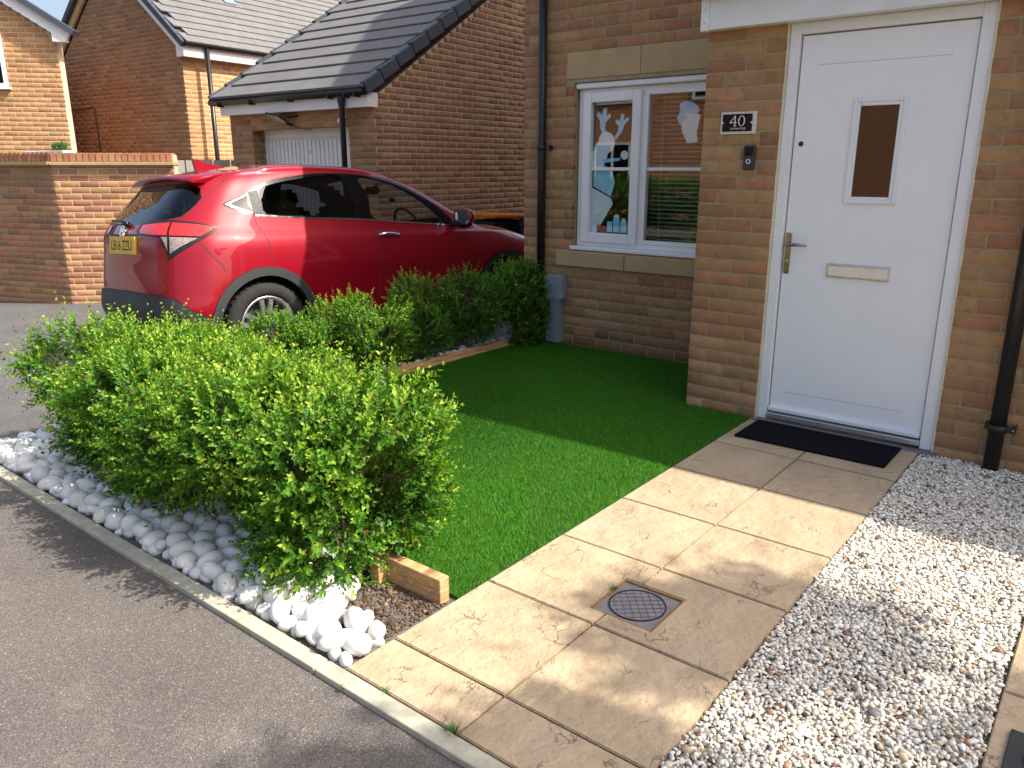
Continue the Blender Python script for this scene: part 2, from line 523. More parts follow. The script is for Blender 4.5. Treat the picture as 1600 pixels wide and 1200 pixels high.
def build_road():
    xs = np.concatenate([np.linspace(-60, -15, 10), np.linspace(-14, -4.45, 60), np.linspace(-4.3, 40, 40)])
    ys = np.concatenate([np.linspace(-40, -4, 10), np.linspace(-3, 12, 60), np.linspace(14, 60, 8)])
    V = np.array([(x, y, gz(x, y)) for x in xs for y in ys])
    ny = len(ys)
    F = np.array([(i * ny + j, (i + 1) * ny + j, (i + 1) * ny + j + 1, i * ny + j + 1) for i in range(len(xs) - 1) for j in range(ny - 1)])
    o = bpy.data.objects.new('road', mesh_np('road', V, F, M['asphalt'], True))
    tag(link(o), 'grey brown asphalt road and drive with fine stone chips', kind='structure')
build_road()
g = MB(); g.box(-900, 900, -900, 900, -1.6, -1.5)
tag(g.build('ground', M['soil']), 'ground reaching to the horizon', kind='structure')

PX0, PXM, PX1 = -1.567, -1.139, -0.692        # path: left edge, middle joint, right edge
JY = [1.207, 1.396, 1.834, 2.282, 2.731, 3.200, 3.654, 4.125]
# soil under the whole plot
g = MB(); g.box(-4.44, 3.0, 1.205, 5.3, -0.35, -0.022)
tag(g.build('plot_soil', M['soil']), 'brown soil under the front garden', kind='structure')

# kerb: a row of flush concrete edging blocks
kerb = tag(empty('kerb', (0, 0, 0)), 'pale concrete edging kerb between the road and the garden', kind='structure')
for i, x in enumerate(np.arange(-5.29, 3.0, 0.915)):
    b = MB(); b.box(max(x, -4.50), x + 0.909, 1.146, 1.200, -0.15, 0.006 + 0.002 * math.sin(i * 2.3), 0.004)
    if x + 0.909 > -4.4:
        o = b.build('kerb_block', M['concrete_kerb'], kerb)
    else:
        b.bm.free()

# ------------------------------------------------------------------ front path with riven slabs
path = tag(empty('garden_path', (0, 0, 0)), 'sandy stone slab path leading up to the white front door', kind='structure')
g = MB(); g.box(PX0 + 0.004, PX1 - 0.004, 1.204, 4.15, -0.06, -0.010)
g.build('joint_bed', pmat('joint_dirt', lin(70, 58, 46), 0.98, var=0.3, scale=40, bmp=0.8, bscale=200), path)
def slab(poly, name='paving_slab', parent=path, top=0.004):
    b = MB(); b.prism(poly, 'z', -0.035, top)
    bmesh.ops.recalc_face_normals(b.bm, faces=b.bm.faces)
    es = [e for e in b.bm.edges if all(v.co.z > top - 1e-4 for v in e.verts)]
    bmesh.ops.bevel(b.bm, geom=es, offset=0.003, segments=2, affect='EDGES')
    return b.build(name, M['riven_slab'], parent)
J = 0.0035
MH = (-1.203, -0.976, 1.910, 2.142)
for i in range(len(JY) - 1):
    y0, y1 = JY[i] + J, JY[i + 1] - J
    for (x0, x1) in ((PX0, PXM - J), (PXM + J, PX1)):
        if i == 2:
            if x0 < PXM - 0.1:
                poly = [(x0, y0), (x1, y0), (x1, MH[2]), (MH[0], MH[2]), (MH[0], MH[3]), (x1, MH[3]), (x1, y1), (x0, y1)]
            else:
                poly = [(x0, y0), (x1, y0), (x1, y1), (x0, y1), (x0, MH[3]), (MH[1], MH[3]), (MH[1], MH[2]), (x0, MH[2])]
        else:
            poly = [(x0, y0), (x1, y0), (x1, y1), (x0, y1)]
        slab(poly, top=0.004 + random.uniform(-0.0015, 0.0015))

# small square access cover with a round patterned lid
mh = tag(empty('access_cover', (-1.0895, 2.026, 0)), 'small square grey access cover with round patterned lid in the path', 'cover')
b = MB(); b.prism([(-.110, -.113), (.110, -.113), (.110, .113), (-.110, .113)], 'z', -0.05, -0.006); b.build('plate', M.get('cover_grey') or pmat('cover_grey', lin(122, 120, 122), 0.75, var=0.15, scale=30, bmp=0.4, bscale=200), mh)
b = MB()
for (x0, x1, y0, y1) in ((-.1125, -.106, -.115, .115), (.106, .1125, -.115, .115), (-.106, .106, -.115, -.109), (-.106, .106, .109, .115)):
    b.box(x0, x1, y0, y1, -0.03, 0.000)
b.build('rim', pmat('rust_rim', lin(140, 100, 58), 0.9, var=0.25, scale=40), mh)
b = MB(); b.lathe([(0.0, -0.0035), (0.088, -0.0035), (0.090, -0.006)], 40, 'z', False); b.build('lid', M['cover_grey'], mh)
b = MB(); b.lathe([(0.0905, -0.005), (0.0905, -0.0015), (0.0940, -0.0015), (0.0940, -0.005)], 40, 'z', False); b.build('lid_ring', M['alloy_dark'], mh)
b = MB()
for ang in (R(40), R(-50)):
    for k in range(-3, 4):
        off = k * 0.024
        hl = math.sqrt(max(0, 0.085 ** 2 - off ** 2))
        b.obox(Matrix.Rotation(ang, 4, 'Z') @ Matrix.Translation((0, off, -0.0028)), 2 * hl, 0.0014, 0.0016)
b.build('lid_pattern', pmat('lid_lines', lin(78, 76, 78), 0.8), mh)

# neighbour's path at the right edge with a dark cover
npath = tag(empty('side_path', (0, 0, 0)), 'sandy stone slabs beside the gravel at the right edge', kind='structure')
yy = [1.207, 1.72, 2.258, 2.70, 3.15, 3.60, 4.10]
for i in range(6):
    slab([(-0.088, yy[i] + J), (0.34, yy[i] + J), (0.34, yy[i + 1] - J), (-0.088, yy[i + 1] - J)], parent=npath)
    slab([(0.347, yy[i] + J), (0.80, yy[i] + J), (0.80, yy[i + 1] - J), (0.347, yy[i + 1] - J)], parent=npath)
dc = tag(empty('drain_cover', (0.08, 1.98, 0.004)), 'black plastic drain cover at the bottom right corner', 'cover')
b = MB(); b.box(-.13, .13, -.13, .105, 0.0, 0.010, 0.003); b.build('plate', M['dark_plastic'], dc)
b = MB(); b.lathe([(0.080, 0.010), (0.080, 0.014), (0.092, 0.014), (0.092, 0.010)], 32, 'z', False); b.build('lid_ring', M['black_plastic'], dc)

# ------------------------------------------------------------------ gravel: tens of thousands of chips, one mass
ICO_V, ICO_F = None, None
def ico(sub):
    bm = bmesh.new(); bmesh.ops.create_icosphere(bm, subdivisions=sub, radius=1.0)
    V = np.array([v.co[:] for v in bm.verts]); F = np.array([[v.index for v in f.verts] for f in bm.faces]); bm.free()
    return V, F
I1V, I1F = ico(1)
I2V, I2F = ico(2)
def rand_rot(n):
    q = rng.normal(size=(n, 4)); q /= np.linalg.norm(q, axis=1, keepdims=True)
    w, x, y, z = q.T
    return np.stack([np.stack([1 - 2 * (y * y + z * z), 2 * (x * y - z * w), 2 * (x * z + y * w)], -1),
                     np.stack([2 * (x * y + z * w), 1 - 2 * (x * x + z * z), 2 * (y * z - x * w)], -1),
                     np.stack([2 * (x * z - y * w), 2 * (y * z + x * w), 1 - 2 * (x * x + y * y)], -1)], 1)
def stones(name, P, size, cols, mat, flat=0.6, jit=0.22):
    n = len(P)
    V = np.repeat(I1V[None], n, 0) * (1 + rng.uniform(-jit, jit, (n, len(I1V), 1)))
    ax = np.stack([rng.uniform(0.8, 1.35, n), rng.uniform(0.65, 1.0, n), rng.uniform(flat * 0.75, flat * 1.2, n)], -1)
    V = V * ax[:, None, :] * size[:, None, None]
    # mostly lying flat, tilted at random
    a = rng.uniform(0, 2 * np.pi, n); t = rng.normal(0, 0.5, n)
    ca, sa, ct, st = np.cos(a), np.sin(a), np.cos(t), np.sin(t)
    Rm = np.zeros((n, 3, 3))
    Rm[:, 0, 0] = ca; Rm[:, 0, 1] = -sa * ct; Rm[:, 0, 2] = sa * st
    Rm[:, 1, 0] = sa; Rm[:, 1, 1] = ca * ct; Rm[:, 1, 2] = -ca * st
    Rm[:, 2, 1] = st; Rm[:, 2, 2] = ct
    V = np.einsum('nij,nkj->nki', Rm, V) + P[:, None, :]
    F = (I1F[None] + (np.arange(n) * len(I1V))[:, None, None]).reshape(-1, 3)
    me = mesh_np(name, V.reshape(-1, 3), F, mat)
    set_col(me, 'Col', np.repeat(cols, len(I1V), 0))
    return me
def gravel():
    x0, x1, y0, y1 = PX1 + 0.006, -0.094, 1.21, 4.14
    P = []
    for lay, (zz, sp) in enumerate(((-0.016, 0.0112), (-0.006, 0.0108), (0.001, 0.0155))):
        gx, gy = np.meshgrid(np.arange(x0, x1, sp), np.arange(y0, y1, sp))
        q = np.stack([gx.ravel(), gy.ravel(), np.full(gx.size, zz)], -1)
        q[:, :2] += rng.uniform(-sp * 0.55, sp * 0.55, (len(q), 2))
        q[:, 2] += rng.normal(0, 0.0018, len(q)) + 0.006 * np.sin(q[:, 0] * 9) * np.sin(q[:, 1] * 5.3)
        P.append(q)
    P = np.concatenate(P)
    P = P[(P[:, 0] > x0) & (P[:, 0] < x1) & (P[:, 1] > y0) & (P[:, 1] < y1)]
    # gravel right of the downpipe, in front of the wall
    n = len(P)
    size = np.clip(rng.lognormal(math.log(0.0066), 0.28, n), 0.004, 0.014)
    pal = np.array([lin(226, 220, 206)[:3], lin(236, 232, 222)[:3], lin(214, 204, 184)[:3], lin(214, 208, 196)[:3],
                    lin(200, 178, 148)[:3], lin(150, 112, 88)[:3], lin(112, 82, 72)[:3], lin(118, 112, 112)[:3]])
    idx = rng.choice(8, n, p=[.31, .28, .18, .13, .067, .016, .007, .01])
    cols = pal[idx] * rng.uniform(0.85, 1.08, (n, 1))
    size = np.where(idx >= 5, size * rng.uniform(1.1, 1.6, n), size)
    o = bpy.data.objects.new('gravel', stones('gravel', P, size, cols, M['gravel_stone']))
    tag(link(o), 'white and brown gravel chips filling the strip beside the path', 'gravel', kind='stuff')
gravel()
g = MB(); g.box(PX1 + 0.002, -0.092, 1.203, 4.15, -0.05, -0.014)
tag(g.build('gravel_base', M['gravel_bed']), 'bed under the gravel strip', kind='structure')

# ------------------------------------------------------------------ white pebbles along the kerb and round the hedge
pebble_bed = tag(empty('pebble_bed', (0, 0, 0)), 'bed of large smooth white pebbles along the kerb', kind='structure')
PEB = []
for k in range(24):
    V = I2V.copy()
    ph = rng.uniform(0, 6, 6)
    V *= (1 + 0.14 * np.sin(2.1 * V[:, :1] + ph[0]) + 0.11 * np.sin(2.7 * V[:, 1:2] + ph[1]) + 0.06 * np.sin(3.3 * V[:, 2:] + ph[2]))
    V *= np.array([rng.uniform(0.95, 1.2), rng.uniform(0.6, 0.92), rng.uniform(0.55, 0.78)])
    PEB.append(mesh_np('pebble', V, I2F, M['white_pebble'], True))
def pebbles():
    pts = []
    def throw(inside, box, n, r0, r1, z, gap, tries=9000):
        acc = []
        rad = np.sort(r0 + (r1 - r0) * rng.random(tries) ** 1.6)[::-1]
        for r_ in rad:
            if len(acc) >= n: break
            for _ in range(3):
                x, y = rng.uniform(box[0], box[1]), rng.uniform(box[2], box[3])
                if not inside(x, y): continue
                if acc:
                    A_ = np.array(acc)
                    if np.min(np.hypot(A_[:, 0] - x, A_[:, 1] - y) - gap * (A_[:, 3] + r_)) < 0: continue
                acc.append((x, y, z, r_)); break
        pts.extend(acc)
    front = lambda x, y: not (x > -1.99 and y > 1.385 + 0.12 * (x < -1.86)) and y > 1.235
    throw(front, (-4.40, -1.60, 1.228, 1.66), 900, .024, .034, -.010, .66, 9000)
    throw(front, (-4.38, -1.61, 1.232, 1.60), 380, .026, .047, .012, .80, 6000)
    throw(lambda x, y: y < 1.385, (-1.84, -1.63, 1.25, 1.36), 7, .036, .050, .022, 1.02, 300)
    throw(lambda x, y: True, (-4.40, -4.05, 1.70, 2.05), 60, .026, .042, .0, .76, 900)
    throw(lambda x, y: True, (-3.98, -3.885, 3.3, 5.05), 40, .024, .036, .006, .9, 500)
    P = np.array(pts)
    u, v, d = project(P[:, :3])
    s = P[:, 3] / d * ((u > -20) & (u < 1620) & (v > 0) & (v < 1220)) * (1 + 2.0 * (P[:, 1] < 1.55))
    order = np.argsort(-s)
    restV, restF, off = [], [], 0
    for rank, i in enumerate(order):
        x, y, z, r = P[i]
        rot = (rng.normal(0, 0.22), rng.normal(0, 0.22), rng.uniform(0, 6.28))
        me = PEB[rng.integers(len(PEB))]
        zz = z + r * 0.30
        if rank < 300:
            o = bpy.data.objects.new('pebble', me)
            o.location = (x, y, zz); o.rotation_euler = rot; o.scale = (r, r, r)
            link(o, pebble_bed)
        else:
            A = np.array(Matrix.LocRotScale(Vector((x, y, zz)), __import__('mathutils').Euler(rot), Vector((r, r, r))))
            co = np.empty(len(me.vertices) * 3, np.float32); me.vertices.foreach_get('co', co)
            co = co.reshape(-1, 3) @ A[:3, :3].T + A[:3, 3]
            restV.append(co); restF.append(I2F + off); off += len(co)
    if restV:
        o = bpy.data.objects.new('pebbles_under_hedge', mesh_np('pebbles_under_hedge', np.concatenate(restV), np.concatenate(restF), M['white_pebble'], True))
        tag(link(o, pebble_bed), kind='stuff')
pebbles()
# crumbs of soil at the hedge end
def soil_crumbs():
    n = 4200
    P = np.stack([rng.uniform(-2.0, -1.59, n), rng.uniform(1.39, 1.66, n), rng.uniform(-0.022, -0.008, n)], -1)
    pal = np.array([lin(86, 69, 54)[:3], lin(64, 50, 40)[:3], lin(104, 86, 68)[:3], lin(140, 122, 100)[:3]])
    c = pal[rng.choice(4, n, p=[.4, .35, .2, .05])]
    o = bpy.data.objects.new('soil_crumbs', stones('soil_crumbs', P, rng.lognormal(math.log(0.0045), 0.4, n), c, M['gravel_stone']))
    tag(link(o), 'brown soil crumbs and bark at the end of the hedge', 'soil', kind='stuff')
soil_crumbs()

# ------------------------------------------------------------------ lawn
LAWN = [(-3.815, 1.69), (PX0 - 0.004, 1.69), (PX0 - 0.004, 4.155), (-1.98, 4.155), (-1.98, 5.08), (-3.815, 5.08)]
def lawn():
    base = tag(empty('lawn', (0, 0, 0)), 'bright green artificial lawn between hedge, house and path', kind='structure')
    b = MB(); b.prism(LAWN, 'z', -0.04, 0.002); b.build('turf_backing', M['grass_base'], base)
    n = 420000
    x = rng.uniform(-3.815, PX0 - 0.004, n); y = 1.69 + (5.08 - 1.69) * rng.random(n)
    ok = ~((x > -1.98) & (y > 4.15))
    x, y = x[ok], y[ok]; n = len(x)
    h = rng.uniform(0.010, 0.019, n); w = rng.uniform(0.0012, 0.0019, n)
    a = rng.uniform(0, 2 * np.pi, n)
    # pile leans in drifting patches
    la = 1.2 + 1.0 * np.sin(x * 2.3 + 1.1 * np.sin(y * 1.7)) + rng.normal(0, 0.9, n)
    ll = np.abs(rng.normal(0.75, 0.35, n)) * h
    bx, by = np.cos(a) * w, np.sin(a) * w
    V = np.zeros((n, 3, 3), np.float32)
    V[:, 0] = np.stack([x - bx, y - by, np.zeros(n)], -1)
    V[:, 1] = np.stack([x + bx, y + by, np.zeros(n)], -1)
    V[:, 2] = np.stack([x + np.cos(la) * ll, y + np.sin(la) * ll, h], -1)
    pal = np.array([(0.044, 0.170, 0.010), (0.062, 0.215, 0.013), (0.090, 0.255, 0.020), (0.026, 0.115, 0.007), (0.17, 0.28, 0.07)])
    c = pal[rng.choice(5, n, p=[.33, .3, .17, .16, .04])] * rng.uniform(0.85, 1.15, (n, 1))
    me = mesh_np('grass', V.reshape(-1, 3), np.arange(3 * n).reshape(-1, 3), M['blade'])
    set_col(me, 'Col', np.repeat(c, 3, 0))
    o = bpy.data.objects.new('grass', me)
    tag(link(o, base), kind='stuff')
lawn()
# weeds in the joints
def tuft(name, x, y, n, h, label):
    V, F = [], []
    for k in range(n):
        a = rng.uniform(0, 6.28); r = rng.uniform(0, 0.012); l = rng.uniform(0.3, 1.2) * h
        p = np.array([x + r * math.cos(a), y + r * math.sin(a), 0.0]); s = np.array([-math.sin(a), math.cos(a), 0]) * 0.0012
        t = p + np.array([math.cos(a) * l, math.sin(a) * l, h * rng.uniform(0.5, 1.0)])
        i = len(V); V += [p - s, p + s, t]; F.append((i, i + 1, i + 2))
    me = mesh_np(name, np.array(V), np.array(F), M['blade'])
    set_col(me, 'Col', np.tile((0.07, 0.15, 0.03), (len(V), 1)))
    o = bpy.data.objects.new(name, me)
    tag(link(o), label, 'weed')
tuft('weed_tuft', -1.150, 1.203, 70, 0.030, 'grass tuft growing at the kerb where the middle joint of the path ends')
tuft('weed_tuft', -1.40, 1.203, 40, 0.016, 'small weed in the kerb joint below the first slab by the pebbles')
tuft('weed_tuft', -1.505, 1.146, 26, 0.014, 'tiny weed between the road and the kerb below the pebbles')
tuft('weed_tuft', -1.197, 2.055, 40, 0.016, 'tiny weed on the left rim of the access cover')

# timber edging round the lawn
te = tag(empty('timber_edging', (-3.84, 3.4, 0)), 'long brown timber edging board along the hedge beside the lawn', 'edging')
b = MB(); b.box(-.025, .018, -1.70, 1.69, -0.06, 0.052, 0.004); b.build('top_board', M['timber'], te)
b = MB(); b.box(.019, .040, -1.70, 1.69, -0.06, 0.020, 0.003); b.build('lower_board', M['timber'], te)
te2 = tag(empty('timber_edging', (-2.7, 1.655, 0)), 'short light timber board with square end beside the soil patch', 'edging')
b = MB(); b.box(0.70, 1.098, -.022, .022, -0.02, 0.078, 0.004); b.build('board', M['timber'], te2)
b = MB(); b.box(0.80, 0.845, -.062, -.023, -0.06, 0.066, 0.004); b.build('stake', M['timber'], te2)

# ------------------------------------------------------------------ brickwork
def brick_mesh(seed):
    r = np.random.default_rng(seed)
    # front face inset and chamfered; unit brick: x 0..1, y front 0 .. back 1, z 0..1
    c, d = 0.012, 0.035
    V = [(0, 0.10, 0), (1, 0.10, 0), (1, 0.10, 1), (0, 0.10, 1),
         (c, 0, d), (1 - c, 0, d), (1 - c, 0, 1 - d), (c, 0, 1 - d),
         (0, 1, 0), (1, 1, 0), (1, 1, 1), (0, 1, 1)]
    V = np.array(V, float)
    V[:8, 0] += r.uniform(-.006, .006, 8); V[:8, 2] += r.uniform(-.022, .022, 8); V[4:8, 1] += r.uniform(-.012, .012, 4)
    F = [(4, 5, 6, 7), (0, 1, 5, 4), (1, 2, 6, 5), (2, 3, 7, 6), (3, 0, 4, 7), (0, 8, 9, 1), (1, 9, 10, 2), (2, 10, 11, 3), (3, 11, 8, 0)]
    return V, np.array(F)
BRK = [brick_mesh(100 + i) for i in range(10)]
BRK_ME = [mesh_np('brick', V, F, M['brick_single']) for V, F in BRK]
BL, BH, MJ = 0.215, 0.065, 0.010
PAL = {
 'buff': [lin(196, 150, 106), lin(186, 146, 100), lin(200, 156, 110), lin(178, 130, 92), lin(190, 150, 102), lin(200, 144, 106), lin(176, 136, 94), lin(188, 132, 96)],
 'orange': [lin(212, 160, 108), lin(204, 152, 100), lin(216, 166, 114), lin(196, 144, 98), lin(208, 162, 110)],
 'brown': [lin(180, 138, 102), lin(170, 130, 96), lin(186, 146, 106), lin(162, 124, 94), lin(176, 142, 102), lin(172, 126, 98)],
 'red': [lin(200, 138, 102), lin(192, 130, 96), lin(208, 148, 108), lin(184, 126, 96), lin(196, 146, 108)],
}
for _k, _c in PAL.items():
    _c = [np.array(c[:3]) * 0.95 + np.mean(c[:3]) * 0.05 for c in _c]
    _m = np.mean(np.array(_c)[:, :3], 0)
    PAL[_k] = [tuple((_m + (np.array(c[:3]) - _m) * 0.80) * 0.74) + (1.0,) for c in _c]
class Bricks:
    def __init__(s, thing, depth=0.03, proud=0.0034, cap=300):
        s.t, s.d, s.p, s.cap, s.items = thing, depth, proud, cap, []
    def add(s, O, ex, n, x, z, w, h, col):
        """O origin, ex along the wall, n outward normal; the brick's front stands s.p proud of the mortar face"""
        s.items.append((Vector(O), Vector(ex), Vector(n), x, z, w, h, col))
    def wall(s, O, ex, n, width, z0, z1, pal, holes=(), clip=None, phase=0.0, inside=None, dark_below=None):
        """running bond over width x (z0..z1); holes (x0,x1,z0,z1); clip(z)->(lo,hi)"""
        c0 = int(round(z0 / 0.075))
        z = z0
        row = 0
        while z + 0.02 < z1:
            h = min(BH, z1 - z - 0.003)
            lo, hi = (0.0, width)
            if clip:
                a, b = clip(z + BH / 2)
                lo, hi = max(lo, a), min(hi, b)
            segs = [(lo, hi)]
            for (a, b, q0, q1) in holes:
                if z + BH * 0.6 > q0 and z + BH * 0.4 < q1:
                    ns = []
                    for (l, r_) in segs:
                        if b <= l or a >= r_: ns.append((l, r_))
                        else:
                            if a > l: ns.append((l, a))
                            if b < r_: ns.append((b, r_))
                    segs = ns
            ph = (phase + (0.1125 if row % 2 else 0.0)) % 0.225
            for (l, r_) in segs:
                x = l
                k = math.floor((l - ph) / 0.225)
                while x < r_ - 0.02:
                    e = min(ph + (k + 1) * 0.225 - MJ, r_)
                    if e - x > 0.022:
                        c = pal[int(rng.integers(len(pal)))]
                        f = rng.uniform(0.86, 1.12)
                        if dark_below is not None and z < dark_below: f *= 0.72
                        s.add(O, ex, n, x, z, e - x, h, tuple(v * f for v in c[:3]))
                    k += 1
                    x = ph + k * 0.225
                    if x < l: x = l
            z += 0.075; row += 1
    def finish(s, keep=None):
        if not s.items: return
        sc = []
        for (O, ex, n, x, z, w, h, col) in s.items:
            c = O + ex * (x + w / 2) + Vector((0, 0, z + h / 2))
            u, v, d = project(c)
            face = max(0.02, (CAM - c).normalized().dot(n)) if (CAM - c).dot(n) > 0 else 0
            inf = -15 < u < 1615 and -15 < v < 1215
            val = w * h / d ** 2 * face * (1 if inf else 0)
            if keep and not keep(u, v): val *= 0.01
            sc.append(float(val))
        order = sorted(range(len(sc)), key=lambda i: -sc[i])
        top = set(i for i in order[:s.cap] if sc[i] > 0)
        Vs, Fs, Cs, off = [], [], [], 0
        for i, (O, ex, n, x, z, w, h, col) in enumerate(s.items):
            k = int(rng.integers(len(BRK)))
            pr = s.p + rng.uniform(-0.0004, 0.0006)
            P0 = O + ex * x + Vector((0, 0, z)) + n * pr
            A = Matrix(((ex.x * w, -n.x * s.d, 0, P0.x), (ex.y * w, -n.y * s.d, 0, P0.y), (0, 0, h, P0.z), (0, 0, 0, 1)))
            if i in top:
                o = bpy.data.objects.new('brick', BRK_ME[k])
                o.matrix_world = A
                o.color = (*col, 1.0)
                link(o, s.t)
            else:
                V, F = BRK[k]
                Am = np.array(A)
                Vs.append(V @ Am[:3, :3].T + Am[:3, 3]); Fs.append(F + off); off += len(V)
                Cs.append(np.tile(col, (len(V), 1)))
        if Vs:
            me = mesh_np('brickwork', np.concatenate(Vs), np.concatenate(Fs), M['brick_joined'])
            set_col(me, 'Col', np.concatenate(Cs))
            tag(link(bpy.data.objects.new('brickwork', me), s.t), kind='stuff')

def frame_axes(th):
    return Vector((math.cos(th), math.sin(th), 0)), Vector((-math.sin(th), math.cos(th), 0))

def panel(name, O, ex, n, pts, thick, mat, parent, holes_rects=None):
    """flat wall sheet with thickness: pts are (along, z) in the wall plane"""
    bm = bmesh.new()
    f = [bm.verts.new(O + ex * a + Vector((0, 0, z))) for a, z in pts]
    bk = [bm.verts.new(O + ex * a + Vector((0, 0, z)) - n * thick) for a, z in pts]
    bm.faces.new(f); bm.faces.new(bk[::-1])
    k = len(pts)
    for i in range(k):
        bm.faces.new((f[i], bk[i], bk[(i + 1) % k], f[(i + 1) % k]))
    bmesh.ops.recalc_face_normals(bm, faces=bm.faces)
    me = bpy.data.meshes.new(name); bm.to_mesh(me); bm.free()
    me.materials.append(mat)
    return link(bpy.data.objects.new(name, me), parent)

# ------------------------------------------------------------------ the house with the white door
YW, YD = 5.09, 4.16             # window wall and door wall planes
XC = -3.93                      # left corner of the house
EAVE = 3.15
house = tag(empty('brick_house', (0, 0, 0)), 'buff brick house with white front door and white casement window', 'house')
EX, NY = Vector((1, 0, 0)), Vector((0, -1, 0))
WIN = (-3.462, -2.355, 0.770, 1.975)
# mortar sheets around the openings (window wall)
mw = 'mortar_tan'
for pts in ([(XC, -0.1), (-1.90, -0.1), (-1.90, WIN[2]), (XC, WIN[2])],
            [(XC, WIN[2]), (WIN[0], WIN[2]), (WIN[0], WIN[3]), (XC, WIN[3])],
            [(WIN[1], WIN[2]), (-1.90, WIN[2]), (-1.90, WIN[3]), (WIN[1], WIN[3])],
            [(XC, WIN[3]), (-1.90, WIN[3]), (-1.90, EAVE), (XC, EAVE)]):
    panel('wall', Vector((0, YW, 0)), EX, NY, pts, 0.28, M[mw], house)
DX0, DX1, DZ1 = -1.548, -0.640, 2.075
for pts in ([(-1.976, -0.1), (DX0, -0.1), (DX0, 2.5), (-1.976, 2.5)],
            [(DX1, -0.1), (3.0, -0.1), (3.0, 2.5), (DX1, 2.5)],
            [(DX0, DZ1), (DX1, DZ1), (DX1, 2.5), (DX0, 2.5)]):
    panel('wall', Vector((0, YD, 0)), EX, NY, pts, 0.22, M[mw], house)
# returns, sides, back
b = MB()
b.box(-1.973, -1.75, YD + 0.22, YW + 0.02, -0.1, 2.5)
b.box(XC + 0.001, XC + 0.28, YW + 0.281, 15.0, -0.4, EAVE)
b.box(3.8, 4.08, YW + 0.281, 15.0, -0.1, EAVE)
b.box(-1.899, 4.08, YW + 0.001, YW + 0.28, 2.45, EAVE)
b.box(XC + 0.281, 3.8, 14.72, 15.0, -0.1, EAVE)
b.box(2.78, 3.0, YD + 0.221, YW, -0.1, 2.5)
b.build('side_wall', M['wall_far_brick'], house)
BS = Bricks(house)
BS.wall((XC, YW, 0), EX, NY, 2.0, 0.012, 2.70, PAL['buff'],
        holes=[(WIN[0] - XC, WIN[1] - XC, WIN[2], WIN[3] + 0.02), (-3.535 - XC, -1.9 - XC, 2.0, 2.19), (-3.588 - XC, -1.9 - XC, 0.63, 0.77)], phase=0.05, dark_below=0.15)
# pillar left of the door: two stretchers, then half - stretcher - part
pal = PAL['buff']
zrow, k = -0.012, 0
while zrow < 2.06:
    w = 0.426
    cuts = [(0.0, 0.211), (0.221, w)] if k % 2 else [(0.0, 0.100), (0.110, 0.313), (0.323, w)]
    for a, c in cuts:
        col = pal[int(rng.integers(len(pal)))]; f = rng.uniform(0.86, 1.14)
        BS.add((-1.976, YD, 0), EX, NY, a, zrow, c - a, BH, tuple(v * f for v in col[:3]))
    zrow += 0.075; k += 1
BS.wall((DX1 + 0.004, YD, 0), EX, NY, 1.2, -0.030, 2.08, PAL['buff'], phase=0.09)
BS.wall((-1.976 + 0.0, YD, 0), EX, NY, 0.3, 2.095, 2.1, PAL['buff'])
BS.finish()
# stone lintel and sill, each of two blocks
for (a, c, z0, z1, pr, nm) in ((-3.530, -2.916, 2.003, 2.187, 0.006, 'lintel'), (-2.909, -1.99, 2.003, 2.187, 0.006, 'lintel'),
                           (-3.582, -2.967, 0.636, 0.752, 0.045, 'sill'), (-2.960, -1.99, 0.636, 0.752, 0.045, 'sill')):
    b = MB(); b.box(a, c, YW - pr, YW + 0.10, z0, z1, 0.004); b.build(nm, M['cast_stone'], house)
b = MB(); b.box(-3.42, -3.225, YW - 0.006, YW + 0.02, 0.092, 0.152, 0.002)
for k in range(5): b.box(-3.41, -3.235, YW - 0.010, YW - 0.005, 0.100 + k * 0.010, 0.105 + k * 0.010)
b.build('air_brick', pmat('air_brick', lin(172, 128, 96), 0.8), house)
# roof
b = MB()
RY, RZ = 10.0, EAVE + 0.02 + (10.0 - 4.78) * 1.08
b.prism([(4.78, EAVE), (RY, RZ), (15.22, EAVE), (15.22, EAVE + 0.14), (RY, RZ + 0.14), (4.78, EAVE + 0.14)], 'x', -4.05, 4.2)
b.prism([(5.0, EAVE - 0.01), (RY, RZ - 0.06), (15.0, EAVE - 0.01)], 'x', XC + 0.004, XC + 0.27)
b.build('roof', M['roof_tile_dark'], house)
# lean-to canopy with white fascia over the door wall
b = MB(); b.prism([(4.02, 2.262), (5.085, 2.74), (5.085, 2.80), (4.02, 2.32)], 'x', -2.02, 3.0); b.build('canopy_roof', M['roof_tile_dark'], house)
fas = MB(); fas.box(-1.945, 3.0, 4.085, 4.105, 2.066, 2.262, 0.002); fas = fas.build('fascia', M['white_fascia'], house)
b = MB(); b.box(-1.990, -1.9455, 4.078, 4.118, 2.060, 2.262, 0.003); b.build('end_cap', M['white_fascia'], fas)
for zz in (2.10, 2.165):
    b = MB(); b.obox(Matrix.Translation((-1.967, 4.0775, zz)), 0.008, 0.003, 0.008, 0.001); b.build('screw', M['brushed_metal'], fas)
b = MB(); b.box(-1.985, 3.0, 4.105, YD, 2.066, 2.085); b.build('soffit', M['white_fascia'], fas)
b = MB()
b.tube([(-2.02, 4.035, 2.262), (3.0, 4.035, 2.262)], 0.045, 12); b.build('gutter', M['black_plastic'], house)

